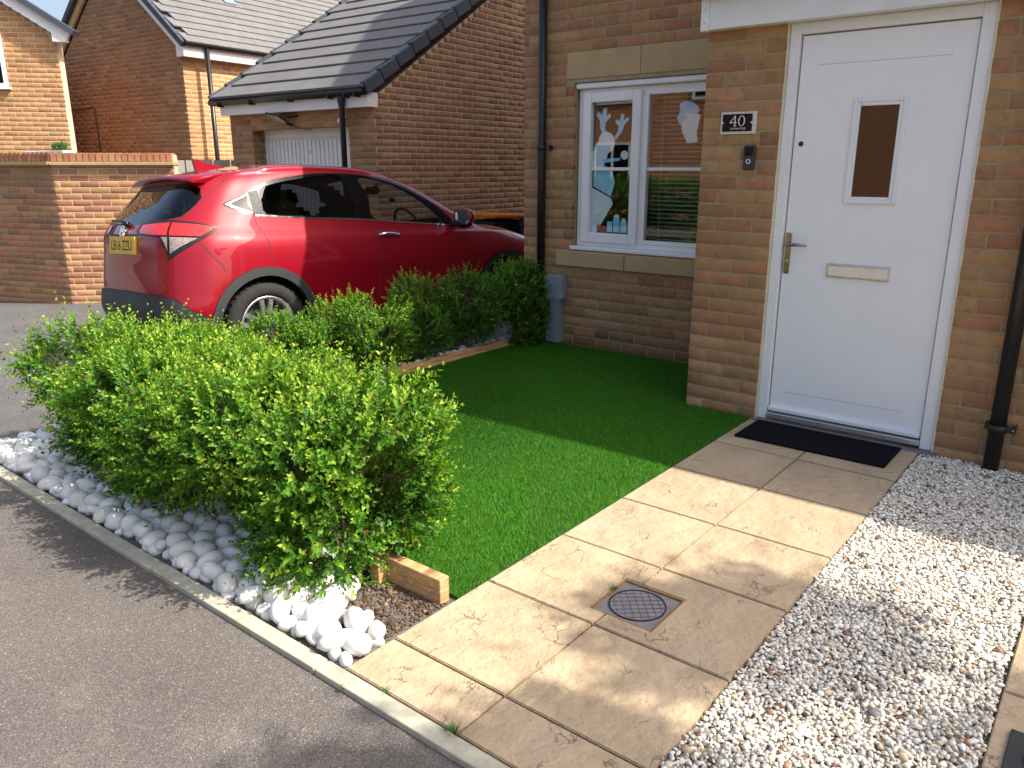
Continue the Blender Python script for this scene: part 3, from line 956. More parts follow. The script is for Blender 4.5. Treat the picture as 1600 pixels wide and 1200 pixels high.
# the window
win = MB()
wy = YW + 0.055                                     # frame front plane
w0, w1, wz0, wz1 = -3.452, -2.360, 0.790, 1.930
window = empty('window'); window.parent = house
def rect_frame(mb, x0, x1, z0, z1, y0, y1, t, bev=0.004):
    mb.box(x0, x0 + t, y0, y1, z0, z1, bev); mb.box(x1 - t, x1, y0, y1, z0, z1, bev)
    mb.box(x0 + t, x1 - t, y0, y1, z0, z0 + t, bev); mb.box(x0 + t, x1 - t, y0, y1, z1 - t, z1, bev)
b = MB(); rect_frame(b, w0, w1, wz0, wz1, wy, wy + 0.07, 0.045); b.box(-2.918, -2.878, wy + 0.001, wy + 0.069, wz0 + .045, wz1 - .045, .003); b.build('frame', M['white_upvc'], window)
b = MB(); rect_frame(b, -3.406, -2.915, 0.822, 1.905, wy - 0.028, wy + 0.03, 0.072, 0.009); b.build('casement', M['white_upvc'], window)
b = MB(); rect_frame(b, -2.892, -2.385, 0.828, 1.897, wy - 0.010, wy + 0.03, 0.030, 0.005); b.build('glazing_bead', M['white_upvc'], window)
for (x0, x1) in ((-3.336, -2.985), (-2.864, -2.414)):
    b = MB(); b.box(x0, x1, wy + 0.004, wy + 0.024, 1.352, 1.376, 0.004); b.build('glazing_bar', M['white_upvc'], window)
    b = MB(); b.box(x0 - 0.006, x1 + 0.006, wy + 0.010, wy + 0.014, 0.84, 1.89); b.build('pane', M['window_glass'], window)
b = MB(); b.box(-3.470, -2.340, wy - 0.075, wy + 0.02, 0.762, 0.790, 0.006); b.build('cill_board', M['white_upvc'], window)
b = MB(); b.box(-3.460, -2.350, wy - 0.045, wy + 0.02, 1.932, 1.972, 0.010); b.build('head_trim', M['white_upvc'], window)
b = MB(); b.box(WIN[0] - .001, WIN[1] + .001, wy + 0.071, wy + 0.09, WIN[2] - .02, wz0); b.build('packer', M['cream_sealant'], window)
# dim room and blind behind the glass
b = MB()
b.box(-3.62, -2.2, 6.9, 6.95, 0.1, 2.5); b.box(-3.65, -3.62, 5.36, 6.9, 0.1, 2.5); b.box(-2.2, -2.17, 5.36, 6.9, 0.1, 2.5)
b.box(-3.62, -2.2, 5.36, 6.9, 0.05, 0.1); b.box(-3.62, -2.2, 5.36, 6.9, 2.5, 2.55)
b.build('room', M['room_wall'], house)
blind = tag(empty('venetian_blind', (-2.64, wy + 0.13, 0.84)), 'white slatted blind hanging behind the right window pane', 'blind')
for k in range(34):
    o = MB(); o.obox(Matrix.Translation((0, 0, 0.02 + k * 0.031)) @ Matrix.Rotation(R(-12), 4, 'X'), 0.50, 0.024, 0.0014); o.build('slat', M['blind_slat'], blind)
for x in (-0.17, 0.17):
    o = MB(); o.tube([(x, -.012, 0.0), (x, -.012, 1.08)], 0.0012, 5); o.build('cord', M['blind_slat'], blind)
# stickers on the inside of the glass
def sticker(name, polys, mat_list, label, x, z, sc):
    root = tag(empty(name, (x, wy + 0.0165, z)), label, 'sticker')
    for i, (poly, m_) in enumerate(zip(polys, mat_list)):
        b = MB(); b.prism([(p[0] * sc, p[1] * sc) for p in poly], 'y', -0.0005 * i, 0.0006); b.build('shape', M[m_], root)
    return root
def blob(cx, cy, rx, ry, n=18, rot=0.0):
    return [(cx + rx * math.cos(t) * math.cos(rot) - ry * math.sin(t) * math.sin(rot), cy + rx * math.cos(t) * math.sin(rot) + ry * math.sin(t) * math.cos(rot)) for t in [2 * math.pi * k / n for k in range(n)]]
antl = [(.10, -.02), (.03, .12), (.02, .24), (-.05, .33), (.01, .37), (.06, .31), (.08, .42), (.15, .43), (.14, .30), (.20, .34), (.23, .29), (.13, .21), (.12, .12), (.18, -.02)]
sticker('window_sticker', [antl, [(.44 - x * .9 + y * .25, y * .85 - .04) for x, y in antl], blob(.16, -.10, .15, .17, rot=.4), blob(.04, -.30, .14, .26, rot=-.3), blob(.50, -.30, .07, .07), [(.12, -.42), (.42, -.38), (.42, -.34), (.12, -.36)]],
        ['sticker_blue', 'sticker_blue', 'sticker_pale', 'sticker_pale', 'sticker_pale', 'sticker_blue'],
        'pale blue reindeer sticker in the upper left window pane', -3.29, 1.60, 0.46)
sticker('window_sticker', [[(0, .30), (.16, .42), (.30, .36), (.36, .18), (.30, -.02), (.0, .12)], [(-.02, .10), (.30, -.04), (.34, -.12), (.20, -.34), (.02, -.62), (-.02, -.60)], blob(.09, .42, .07, .07)],
        ['sticker_blue', 'sticker_pale', 'sticker_pale'], 'pale blue winter hat shaped sticker in the lower left window pane', -3.322, 1.175, 0.52)
sticker('window_sticker', [blob(.12, .30, .14, .08, rot=-.3), [(0, .26), (.04, .02), (.12, -.12), (.26, -.10), (.24, .02), (.28, .22)], [(.0, .10), (-.04, .20), (.02, .30), (.10, .20)]],
        ['sticker_blue', 'sticker_pale', 'sticker_blue'], 'pale blue sticker near the top right of the window', -2.63, 1.60, 0.55)
sticker('window_sticker', [[(0, 0), (.10, 0), (.10, .17), (0, .17)], [(.12, 0), (.24, 0), (.24, .24), (.12, .24)], [(.26, 0), (.38, 0), (.38, .18), (.26, .18)], blob(.18, .26, .05, .03, 10), blob(.32, .20, .04, .03, 10), [(-.20, 0), (-.02, 0), (-.02, .08), (-.20, .12)]],
        ['sticker_blue', 'sticker_blue', 'sticker_blue', 'sticker_pale', 'sticker_pale', 'sticker_red'], 'sticker of three blue wrapped parcels low in the left pane', -3.19, 0.905, 0.45)

# the door
door = empty('front_door'); door.parent = house
fy = YD + 0.012
b = MB()
b.box(DX0 + .006, -1.490, fy, fy + 0.07, 0.010, 2.068, 0.004); b.box(-0.702, DX1 - .004, fy, fy + 0.07, 0.010, 2.068, 0.004)
b.box(-1.490, -0.702, fy, fy + 0.07, 2.012, 2.068, 0.004); b.build('frame', M['white_upvc'], door)
b = MB(); b.box(DX0 - .004, DX0 + .0055, YD - 0.002, YD + 0.05, 0.0, 2.066); b.box(DX1 - .0035, DX1 + .006, YD - 0.002, YD + 0.05, 0.0, 2.066); b.build('sealant', M['cream_sealant'], door)
leaf = MB(); leaf.box(-1.484, -0.708, fy + 0.022, fy + 0.066, 0.062, 2.006, 0.003); leaf = leaf.build('leaf', M['door_skin'], door)
ly = fy + 0.022
for z_, nm in ((0.175, 'groove'), (1.865, 'groove')):
    b = MB(); b.box(-1.40, -0.80, ly - 0.0006, ly + 0.002, z_, z_ + 0.0025); b.build(nm, M.get('groove') or pmat('groove', lin(176, 180, 186), 0.6), leaf)
b = MB()
gx0, gx1, gz0, gz1 = -1.172, -0.996, 1.234, 1.664
rect_frame(b, gx0 - .034, gx1 + .034, gz0 - .034, gz1 + .034, ly - 0.012, ly + 0.004, 0.019, 0.005)
rect_frame(b, gx0 - .016, gx1 + .016, gz0 - .016, gz1 + .016, ly - 0.008, ly + 0.004, 0.017, 0.004); b.build('glass_frame', M['white_upvc'], leaf)
b = MB(); b.box(gx0, gx1, ly - 0.0015, ly + 0.003, gz0, gz1); b.build('glass', pmat('door_glass', (0.012, 0.010, 0.009, 1), 0.05, var=0.2, spec=0.4, rvar=0.02), leaf)
lb = MB(); lb.box(-1.250, -0.946, ly - 0.012, ly + 0.002, 0.828, 0.900, 0.004); lb = lb.build('letter_box', M['brushed_metal'], leaf)
b = MB(); b.box(-1.243, -0.954, ly - 0.017, ly - 0.011, 0.836, 0.886, 0.003); b.build('flap', M['cream_flap'], lb)
hd = MB(); hd.obox(Matrix.Translation((-1.462, ly - 0.005, 0.935)), 0.030, 0.010, 0.215, 0.004)
hd = hd.build('handle_plate', pmat('handle_steel', (0.34, 0.32, 0.29, 1), 0.22, metal=1.0, var=0.1), leaf)
b = MB(); b.tube([(-1.462, ly - 0.008, 0.985), (-1.462, ly - 0.045, 0.985), (-1.452, ly - 0.052, 0.985), (-1.40, ly - 0.050, 0.986), (-1.352, ly - 0.046, 0.984)], [0.009, 0.009, 0.010, 0.009, 0.006], 12); b.build('lever', M['handle_steel'], hd)
b = MB(); b.lathe([(0.0, -0.016), (0.009, -0.016), (0.010, -0.008)], 16, 'y'); o = b.build('lock_cylinder', M['gold_edge'], hd); o.location = (-1.462, ly, 0.895)
b = MB(); b.lathe([(0.0, -0.007), (0.009, -0.007), (0.0125, -0.003), (0.0125, 0.001)], 20, 'y'); o = b.build('viewer', M['black_plastic'], leaf); o.location = (-1.446, ly, 1.492)
b = MB(); b.box(-1.489, -0.703, fy - 0.012, fy + 0.05, 0.024, 0.052, 0.004); b.build('threshold', M['sill_metal'], door)
b = MB(); b.box(-1.484, -0.708, fy - 0.004, fy + 0.022, 0.062, 0.084, 0.004); b.build('weather_bar', M['white_upvc'], door)
b = MB(); b.box(-1.565, -0.612, YD - 0.045, YD + 0.02, -0.03, 0.0095, 0.003); b.build('step_strip', pmat('step_grey', lin(112, 104, 108), 0.7), door)
dm = tag(empty('doormat', (-1.14, 4.0, 0.007)), 'black doormat lying in front of the white door', 'doormat')
b = MB(); b.box(-.372, .372, -.217, .115, 0, 0.009, 0.003); b.build('mat_pile', M['mat_rubber'], dm)

# house number sign and bell
def text_mesh(txt, size, mat, name, parent, loc, extr=0.0004, rot=(R(90), 0, 0), align='CENTER', sx=1.0):
    cu = bpy.data.curves.new(name, 'FONT')
    cu.body = txt; cu.size = size; cu.align_x = align; cu.extrude = extr
    t = bpy.data.objects.new(name + '_src', cu)
    COL.objects.link(t)
    dg = bpy.context.evaluated_depsgraph_get(); dg.update()
    me = bpy.data.meshes.new_from_object(t.evaluated_get(dg))
    bpy.data.objects.remove(t, do_unlink=True)
    me.materials.clear(); me.materials.append(mat)
    o = bpy.data.objects.new(name, me)
    o.location = loc; o.rotation_euler = rot; o.scale = (sx, 1, 1)
    return link(o, parent)
sg = tag(empty('house_sign', (-1.7725, YD - 0.004, 1.603)), 'black and silver house number sign reading 40 on the brick pillar', 'sign')
b = MB(); b.box(-.099, .099, -.006, .0, -.056, .056, 0.001); b.build('backing', pmat('silver_sheet', (0.62, 0.64, 0.65, 1), 0.3, metal=0.25, var=0.06), sg)
b = MB(); b.box(-.088, .076, -.0095, -.0062, -.043, .045, 0.001); b.build('face', M['sign_black'], sg)
def ring_poly(mb, cx, cz, rx, rz, tx, tz, y0, y1, n=36):
    o_, i_ = [], []
    for k in range(n):
        t = 2 * math.pi * k / n
        o_.append((cx + rx * math.cos(t), cz + rz * math.sin(t))); i_.append((cx + (rx - tx) * math.cos(t), cz + (rz - tz) * math.sin(t)))
    for k in range(n):
        q = (k + 1) % n
        mb.prism([o_[k], o_[q], i_[q], i_[k]], 'y', y0, y1)
b = MB()
y0, y1 = -.0103, -.0096
b.prism([(-.020, .036), (-.0150, .036), (-.0150, -.014), (-.020, -.014)], 'y', y0, y1)
b.prism([(-.026, -.014), (-.009, -.014), (-.009, -.0165), (-.026, -.0165)], 'y', y0, y1)
b.prism([(-.020, .036), (-.020, .031), (-.041, .003), (-.047, .003)], 'y', y0, y1)
b.prism([(-.047, .003), (-.008, .003), (-.008, -.0005), (-.047, -.0005)], 'y', y0 - .0001, y1)
ring_poly(b, .0185, .0095, .0185, .0270, .0058, .0025, y0, y1)
b.build('number', M['sign_white'], sg)
text_mesh('L', 0.0155, M['sign_white'], 'street_name', sg, (-.0415, -.0100, -.0330), align='LEFT')
text_mesh('ACTANS', 0.0122, M['sign_white'], 'street_name', sg, (-.0335, -.0100, -.0330), align='LEFT', sx=0.86)
text_mesh('E', 0.0155, M['sign_white'], 'street_name', sg, (.0125, -.0100, -.0330), align='LEFT')
text_mesh('DGE', 0.0122, M['sign_white'], 'street_name', sg, (.0215, -.0100, -.0330), align='LEFT', sx=0.86)
for x in (-.087, .074):
    b = MB(); b.lathe([(0, -.013), (.005, -.013), (.0065, -.011), (.0065, -.006)], 14, 'y'); o = b.build('screw', M['chrome'], sg); o.location = (x, 0, 0)
bell = tag(empty('doorbell', (-1.6945, YD - 0.004, 1.424)), 'black video doorbell below the number sign', 'doorbell')
b = MB(); b.box(-.031, .031, -.024, 0, -.062, .062, 0.006); b.build('body', M['dark_plastic'], bell)
b = MB(); b.box(-.022, .022, -.0275, -.0235, .012, .054, 0.003); b.build('camera_window', M['sign_black'], bell)
b = MB(); b.lathe([(0, -.031), (.007, -.031), (.009, -.026)], 18, 'y'); o = b.build('lens', M['sign_black'], bell); o.location = (0, 0, .035)
b = MB(); b.lathe([(.0085, -.0245), (.0085, -.0265), (.0125, -.0265), (.0125, -.0245)], 28, 'y'); o = b.build('button_ring', M['sign_white'], bell); o.location = (0, 0, -.018)

def downpipe(name, x, y, z0, z1, rad, brackets, label, n):
    root = tag(empty(name, (x, y, z0)), label, 'downpipe')
    b = MB(); b.tube([(0, 0, 0), (0, 0, z1 - z0)], rad, 20); b.build('pipe', M['black_plastic'], root)
    for zb in brackets:
        b = MB(); b.lathe([(rad + .0005, zb - .018), (rad + .005, zb - .018), (rad + .005, zb + .018), (rad + .0005, zb + .018)], 20, 'z')
        b.box(-rad - .020, -rad - .002, 0.0, n, zb - .014, zb + .014); b.box(rad + .002, rad + .040, -0.004, 0.004, zb - .016, zb + .016)
        b.box(rad + .032, rad + .040, 0.004, n, zb - .016, zb + .016)
        o = b.build('bracket', M['black_plastic'], root)
        b = MB(); b.obox(Matrix.Translation((rad + .030, -.006, zb)), .006, .004, .006, .001); b.build('screw', M['brushed_metal'], o)
    return root
downpipe('downpipe', -0.378, 4.105, 0.0, 2.24, 0.034, (0.205, 1.6), 'black downpipe standing in the gravel right of the door', 0.055)
downpipe('downpipe', -3.722, 5.040, 0.0, EAVE, 0.032, (1.52,), 'black downpipe left of the window at the house corner', 0.05)
mb_ = tag(empty('meter_box', (-3.575, YW - 0.005, 0)), 'grey cable box with conduit low on the wall by the hedge', 'box')
b = MB(); b.box(-.085, .080, -.075, 0, .372, .556, .006); b.build('box', M['grey_plastic'], mb_)
b = MB(); b.box(-.075, .050, -.070, 0, .352, .371, .003); b.build('gland_plate', M['grey_plastic'], mb_)
b = MB(); b.box(-.045, .045, -.055, 0, .20, .351, .004); b.build('conduit', M['grey_plastic'], mb_)
b = MB(); b.prism([(-.045, .20), (.045, .20), (.055, .02), (-.075, .02), (-.075, .12)], 'y', -.065, 0); b.build('cover', M['grey_plastic'], mb_)

# ------------------------------------------------------------------ roof tiles
def tile_mesh(w, l, t, name):
    bm = bmesh.new()
    bmesh.ops.create_cube(bm, size=1.0)
    bmesh.ops.transform(bm, matrix=Matrix.Translation((w / 2, l / 2, t / 2)) @ Matrix.Diagonal((w, l, t, 1)), verts=bm.verts)
    bmesh.ops.bevel(bm, geom=[e for e in bm.edges if all(v.co.y < 1e-4 for v in e.verts)], offset=0.004, segments=1, affect='EDGES')
    me = bpy.data.meshes.new(name); bm.to_mesh(me); bm.free()
    return me
def tile_slope(thing, part, O, ex, up, nrm, width, length, gauge, tw, mat, cap=300, skip=None):
    """courses of flat interlocking tiles; O eave corner, ex along the eave, up the slope"""
    me = tile_mesh(tw - 0.003, gauge + 0.07, 0.034, 'roof_tile'); me.materials.append(mat)
    items = []
    rows = int(length / gauge + 0.999)
    for r_ in range(rows):
        nx = int(round(width / tw))
        off = (tw / 2 if r_ % 2 else 0.0)
        for k in range(-1, nx + 1):
            x = k * tw + off
            if x < -1e-6 or x + tw > width + 0.16: continue
            P = O + ex * x + up * (r_ * gauge - 0.02) + nrm * 0.012
            tilt = math.atan2(0.022, gauge)
            items.append((P, tilt + rng.normal(0, 0.002)))
    sc = []
    for P, t in items:
        c = P + ex * tw / 2 + up * gauge / 2
        u, v, d = project(c)
        inf = -30 < u < 1630 and -30 < v < 1230
        sc.append((tw * gauge / d ** 2) * (1 if inf else 0))
    order = sorted(range(len(sc)), key=lambda i: -sc[i]); top = set(i for i in order[:cap] if sc[i] > 0)
    co = np.empty(len(me.vertices) * 3, np.float32); me.vertices.foreach_get('co', co); co = co.reshape(-1, 3)
    Vs, Fs, off = [], [], 0
    faces = [list(p.vertices) for p in me.polygons]
    for i, (P, t) in enumerate(items):
        u2 = (up * math.cos(t) - nrm * math.sin(t) * 1.0)
        # the lower edge rides on the course below
        u2 = (up * math.cos(-t) + nrm * math.sin(-t))
        n2 = ex.cross(u2)
        P = P + nrm * 0.022
        A = Matrix(((ex.x, u2.x, n2.x, P.x), (ex.y, u2.y, n2.y, P.y), (ex.z, u2.z, n2.z, P.z), (0, 0, 0, 1)))
        if i in top:
            o = bpy.data.objects.new('roof_tile', me); o.matrix_world = A; link(o, part)
        else:
            Am = np.array(A); Vs.append(co @ Am[:3, :3].T + Am[:3, 3]); Fs += [[v + off for v in f] for f in faces]; off += len(co)
    if Vs:
        m2 = bpy.data.meshes.new('tile_courses'); m2.from_pydata(np.concatenate(Vs).tolist(), [], Fs); m2.materials.append(mat)
        tag(link(bpy.data.objects.new('tile_courses', m2), part), kind='stuff')

def slab_roof(name, O, ex, up, nrm, width, length, thick, mat, parent):
    bm = bmesh.new()
    P = [O, O + ex * width, O + ex * width + up * length, O + up * length]
    a = [bm.verts.new(p) for p in P]; c = [bm.verts.new(p - nrm * thick) for p in P]
    bm.faces.new(a); bm.faces.new(c[::-1])
    for i in range(4): bm.faces.new((a[i], c[i], c[(i + 1) % 4], a[(i + 1) % 4]))
    bmesh.ops.recalc_face_normals(bm, faces=bm.faces)
    me = bpy.data.meshes.new(name); bm.to_mesh(me); bm.free(); me.materials.append(mat)
    return link(bpy.data.objects.new(name, me), parent)

# ------------------------------------------------------------------ the garage behind the car
GO = Vector((-7.26, 6.53, 0)); GX, GY = frame_axes(R(2.0))
garage = tag(empty('garage', (0, 0, 0)), 'brick garage with white up and over door and grey tiled roof', 'garage')
GW, GD, GF, GE = 2.83, 6.2, -0.42, 2.06          # width, depth, floor, top of front wall
SL = 0.63
def gpt(u, v, z): return GO + GX * u + GY * v + Vector((0, 0, z))
DU0, DU1, DZ = -2.357, -0.452, 1.862
for pts in ([(-GW, GF), (DU0, GF), (DU0, DZ), (-GW, DZ)], [(DU1, GF), (0, GF), (0, DZ), (DU1, DZ)], [(-GW, DZ), (0, DZ), (0, GE + 0.1), (-GW, GE + 0.1)]):
    panel('wall', GO, GX, -GY, pts, 0.22, M['mortar_tan'], garage)
rz = GE + 0.10 + SL * GD / 2
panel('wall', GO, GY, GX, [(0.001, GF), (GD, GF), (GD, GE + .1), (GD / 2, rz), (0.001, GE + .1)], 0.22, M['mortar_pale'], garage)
panel('wall', GO - GX * (GW - 0.0), GY, -GX, [(0.23, GF), (GD, GF), (GD, GE + .1), (GD / 2, rz), (0.23, GE + .1)], -0.22, M['wall_far_brick'], garage)
panel('wall', GO + GY * GD, GX, GY, [(-GW, GF), (0, GF), (0, GE), (-GW, GE)], 0.2, M['wall_far_brick'], garage)
GB = Bricks(garage, proud=0.0028)
GB.wall(GO, GY, GX, GD, -0.40, rz, PAL['brown'], clip=lambda z: (0.0, min(3.35, GD)) if z < GE + .05 else ((z - GE - .10) / SL + .03, min(3.35, GD / 2 + .1)), phase=0.02)
GB.wall(GO - GX * GW, GX, -GY, GW, -0.40 + 0.0, GE, PAL['buff'], holes=[(DU0 + GW, DU1 + GW, GF, DZ + 0.01)], phase=0.13)
# brick reveal at the left of the door
GB.wall(GO + GX * DU0, GY, GX, 0.19, -0.40, DZ, PAL['brown'], phase=0.06)
GB.finish(keep=lambda u, v: v < 345 and u < 822)
gd = empty('garage_door'); gd.parent = garage
def gbox(name, u0, u1, v0, v1, z0, z1, mat, parent, bev=0.0):
    b = MB(); b.box(u0, u1, v0, v1, z0, z1, bev); o = b.build(name, mat, parent)
    o.location = GO; o.rotation_euler = (0, 0, R(2.0)); return o
gbox('frame', DU0 + .004, DU1, .19, .26, DZ - .115, DZ - .002, M['garage_white'], gd, .003)
gbox('frame', DU0 + .004, DU0 + .05, .19, .26, GF, DZ - .116, M['garage_white'], gd, .003)
gbox('panel', DU0 + .05, DU1, .222, .24, GF + .02, DZ - .117, M['garage_white'], gd)
for k in range(23):
    u = DU0 + .065 + k * .0815
    gbox('rib', u, u + .062, .206, .2215, GF + .05, DZ - .135, M['garage_white'], gd, .005)
gbox('handle', -1.45, -1.43, .195, .206, 1.54, 1.60, M['brushed_metal'], gd)
fb = gbox('fascia', -GW - .01, .02, -.135, -.112, GE - .01, GE + .145, M['white_fascia'], garage, .002)
gbox('soffit', -GW - .01, .02, -.111, .0, GE - .004, GE + .014, M['white_fascia'], garage)
gbox('bargeboard_end', .0205, .045, -.137, .02, GE - .012, GE + .15, M['white_fascia'], garage, .002)
b = MB(); b.tube([gpt(-GW - .14, -.185, GE + .158), gpt(.05, -.185, GE + .158)], 0.046, 14); b.build('gutter', M['black_plastic'], garage)
for u in (-2.77, -2.08, -1.30, -.56, -.28, -.10):
    gbox('gutter_bracket', u, u + .028, -.235, -.134, GE + .095, GE + .165, M['black_plastic'], garage, .008)
up = (GY + Vector((0, 0, SL))).normalized(); nr = GX.cross(up)
RO = gpt(-GW - .10, -.19, GE + .175)
roof = slab_roof('roof', RO, GX, up, nr, GW + .14, (GD / 2 + .19) / up.dot(GY), 0.03, M['roof_tile_dark'], garage)
up2 = (-GY + Vector((0, 0, SL))).normalized(); nr2 = (-GX).cross(up2)
slab_roof('rear_roof', gpt(.04, GD + .19, GE + .175), -GX, up2, nr2, GW + .14, (GD / 2 + .19) / up.dot(GY), 0.03, M['roof_tile_dark'], garage)
tile_slope(garage, roof, RO, GX, up, nr, GW + .10, (GD / 2 + .19) / up.dot(GY), 0.318, 0.30, M['roof_tile'])
# dark verge units down both edges
for side, x0 in ((1, 0.015), (-1, -GW - .135)):
    for k in range(11):
        b = MB()
        P = gpt(x0, -.205, GE + .175) + up * (k * 0.318) + nr * 0.0
        A = Matrix(((GX.x, up.x, nr.x, P.x), (GX.y, up.y, nr.y, P.y), (GX.z, up.z, nr.z, P.z), (0, 0, 0, 1)))
        b.obox(A @ Matrix.Translation((.03, .165, -.010)) @ Matrix.Rotation(R(-4.0), 4, 'X'), 0.075, 0.309, 0.135, 0.006)
        b.build('verge_unit', M['roof_tile_dark'], roof)
b = MB(); b.tube([gpt(-.366, -.175, GE + .13), gpt(-.366, -.175, GE + .06), gpt(-.366, -.172, GE), gpt(-.366, -.172, GF)], [.05, .046, .034, .034], 16)
gp = b.build('downpipe', M['black_plastic'], None); tag(gp, 'black downpipe beside the white garage door', 'downpipe')
# flood light and camera on the garage front
fl = tag(empty('flood_light', gpt(-1.60, -.005, 1.95), R(2)), 'dark solar flood light with cable above the garage door', 'light')
b = MB(); b.obox(Matrix.Translation((-.03, -.12, .03)) @ Matrix.Rotation(R(-28), 4, 'X') @ Matrix.Rotation(R(10), 4, 'Y'), .30, .20, .022, .004); b.build('head', M['dark_plastic'], fl)
b = MB(); b.obox(Matrix.Translation((-.03, -.12, .03)) @ Matrix.Rotation(R(-28), 4, 'X') @ Matrix.Rotation(R(10), 4, 'Y') @ Matrix.Translation((0, 0, -.0125)), .26, .165, .004, .001); b.build('lens_panel', pmat('light_lens', (0.55, 0.55, 0.53, 1), 0.25), fl)
b = MB(); b.tube([(.10, -.06, .04), (.22, 0.0, .06)], .011, 8); b.tube([(.10, -.10, -.03), (.12, -.02, -.06)], .014, 8); b.build('bracket', M['black_plastic'], fl)
b = MB(); b.tube([(.12, -.05, -.03), (.20, -.01, -.075), (.32, -.01, -.10), (.42, -.02, -.098), (.50, -.02, -.115), (.42, -.02, -.128), (.34, -.02, -.112)], .005, 6); b.build('cable', M['black_plastic'], fl)
cm = tag(empty('security_camera', gpt(-.50, -.01, 1.93), R(2)), 'small white security camera beside the garage downpipe', 'camera')
b = MB(); b.obox(Matrix.Translation((0, -.06, 0)) @ Matrix.Rotation(R(-35), 4, 'Y'), .11, .055, .05, .012); b.build('body', M['white_upvc'], cm)
b = MB(); b.tube([(.03, -.05, .02), (.05, 0, .03)], .012, 8); b.build('mount', M['white_upvc'], cm)

# ------------------------------------------------------------------ the two houses behind
H2 = Vector((-13.495, 7.777, 0)); HX, HY = frame_axes(R(6.0))
house2 = tag(empty('brick_house', (0, 0, 0)), 'brick house behind the garage with long grey tiled roof and shaded gable', 'house')
E2, W2, L2, F2 = 3.22, 3.80, 9.5, -0.6
S2 = 0.86
apex = E2 + 0.10 + S2 * W2 / 2
panel('wall', H2, HX, -HY, [(-W2, F2), (0, F2), (0, E2 + .1), (-W2 / 2, apex), (-W2, E2 + .1)], 0.25, M['mortar_tan'], house2)
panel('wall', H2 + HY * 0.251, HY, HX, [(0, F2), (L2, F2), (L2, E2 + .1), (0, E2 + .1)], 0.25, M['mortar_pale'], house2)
panel('wall', H2 - HX * W2 + HY * 0.251, HY, -HX, [(0, F2), (L2, F2), (L2, E2), (0, E2)], -0.25, M['wall_far_brick'], house2)
b2 = Bricks(house2, proud=0.0026)
b2.wall(H2 - HX * W2, HX, -HY, W2, 0.9, apex, PAL['brown'], clip=lambda z: (0.0, W2) if z < E2 + .1 else ((z - E2 - .1) / S2, W2 - (z - E2 - .1) / S2), phase=0.05)
b2.wall(H2, HY, HX, 3.2, 0.9, E2, PAL['orange'], phase=0.02)
b2.finish()
def hbox(name, u0, u1, v0, v1, z0, z1, mat, parent, bev=0.0):
    b = MB(); b.box(u0, u1, v0, v1, z0, z1, bev); o = b.build(name, mat, parent)
    o.location = H2; o.rotation_euler = (0, 0, R(6.0)); return o
hbox('fascia', .16, .185, -.06, L2, E2 - .01, E2 + .19, M['white_fascia'], house2, .002)
hbox('soffit', .0, .159, -.06, L2, E2 - .004, E2 + .012, M['white_fascia'], house2)
hbox('box_end', -.02, .186, -.085, -.061, E2 - .012, E2 + .21, M['white_fascia'], house2, .002)
h2p = lambda u, v, z: H2 + HX * u + HY * v + Vector((0, 0, z))
b = MB(); b.tube([h2p(.235, -.10, E2 + .20), h2p(.235, L2, E2 + .20)], .05, 10); b.build('gutter', M['black_plastic'], house2)
up = (-HX + Vector((0, 0, S2))).normalized(); nr = HY.cross(up)
ln2 = (W2 / 2 + .24) / up.dot(-HX)
O2 = h2p(.24, -.08, E2 + .185 - .0)
roof2 = slab_roof('roof', O2, HY, up, nr, L2 + .1, ln2, .03, M['roof_tile_dark'], house2)
tile_slope(house2, roof2, O2, HY, up, nr, L2, ln2, 0.205, 0.30, M['roof_tile'])
upb = (HX + Vector((0, 0, S2))).normalized(); nrb = (-HY).cross(upb)
slab_roof('rear_roof', h2p(-W2 - .24, L2 + .02, E2 + .185), -HY, upb, nrb, L2 + .1, ln2, .03, M['roof_tile_dark'], house2)
for k in range(int(ln2 / .205) + 1):
    for (O_, U_, N_, X_) in ((O2, up, nr, HY), (h2p(-W2 - .24, -.08, E2 + .185), upb, nrb, HY)):
        P = O_ + U_ * (k * .205) - X_ * 0.0
        b = MB(); A = Matrix(((X_.x, U_.x, N_.x, P.x), (X_.y, U_.y, N_.y, P.y), (X_.z, U_.z, N_.z, P.z), (0, 0, 0, 1)))
        b.obox(A @ Matrix.Translation((-.035, .10, -.02)), .07, .200, .10, .005); b.build('verge_unit', M['roof_tile_dark'], roof2)
for (O_, U_, N_) in ((O2, up, nr), (h2p(-W2 - .24, -.08, E2 + .185), upb, nrb)):
    b = MB(); P = O_ + HY * (.005)
    A = Matrix(((HY.x, U_.x, N_.x, P.x), (HY.y, U_.y, N_.y, P.y), (HY.z, U_.z, N_.z, P.z), (0, 0, 0, 1)))
    b.obox(A @ Matrix.Translation((.03, ln2 / 2, -.13)), .05, ln2, .12); b.build('verge_board', M['white_fascia'] if U_ is up else M['cast_stone'], house2)
b = MB(); P = O2 + HY * 1.9 + up * 1.55 + nr * .065
A = Matrix(((HY.x, up.x, nr.x, P.x), (HY.y, up.y, nr.y, P.y), (HY.z, up.z, nr.z, P.z), (0, 0, 0, 1)))
b.obox(A, .26, .17, .04, .006); b.build('roof_vent', pmat('vent_blue', lin(120, 142, 158), 0.3), roof2)
b = MB(); b.tube([h2p(.225, .36, E2 + .15), h2p(.225, .36, F2)], .040, 12)
tag(b.build('downpipe', M['black_plastic']), 'black downpipe on the sunlit wall of the far house', 'downpipe')
b = MB(); b.tube([h2p(-W2 + .0, -.02, 2.48), h2p(-3.3, -.02, 2.47), h2p(-2.9, -.02, 2.50), h2p(-2.82, -.02, 2.45), h2p(-2.80, -.02, 1.2)], .010, 6)
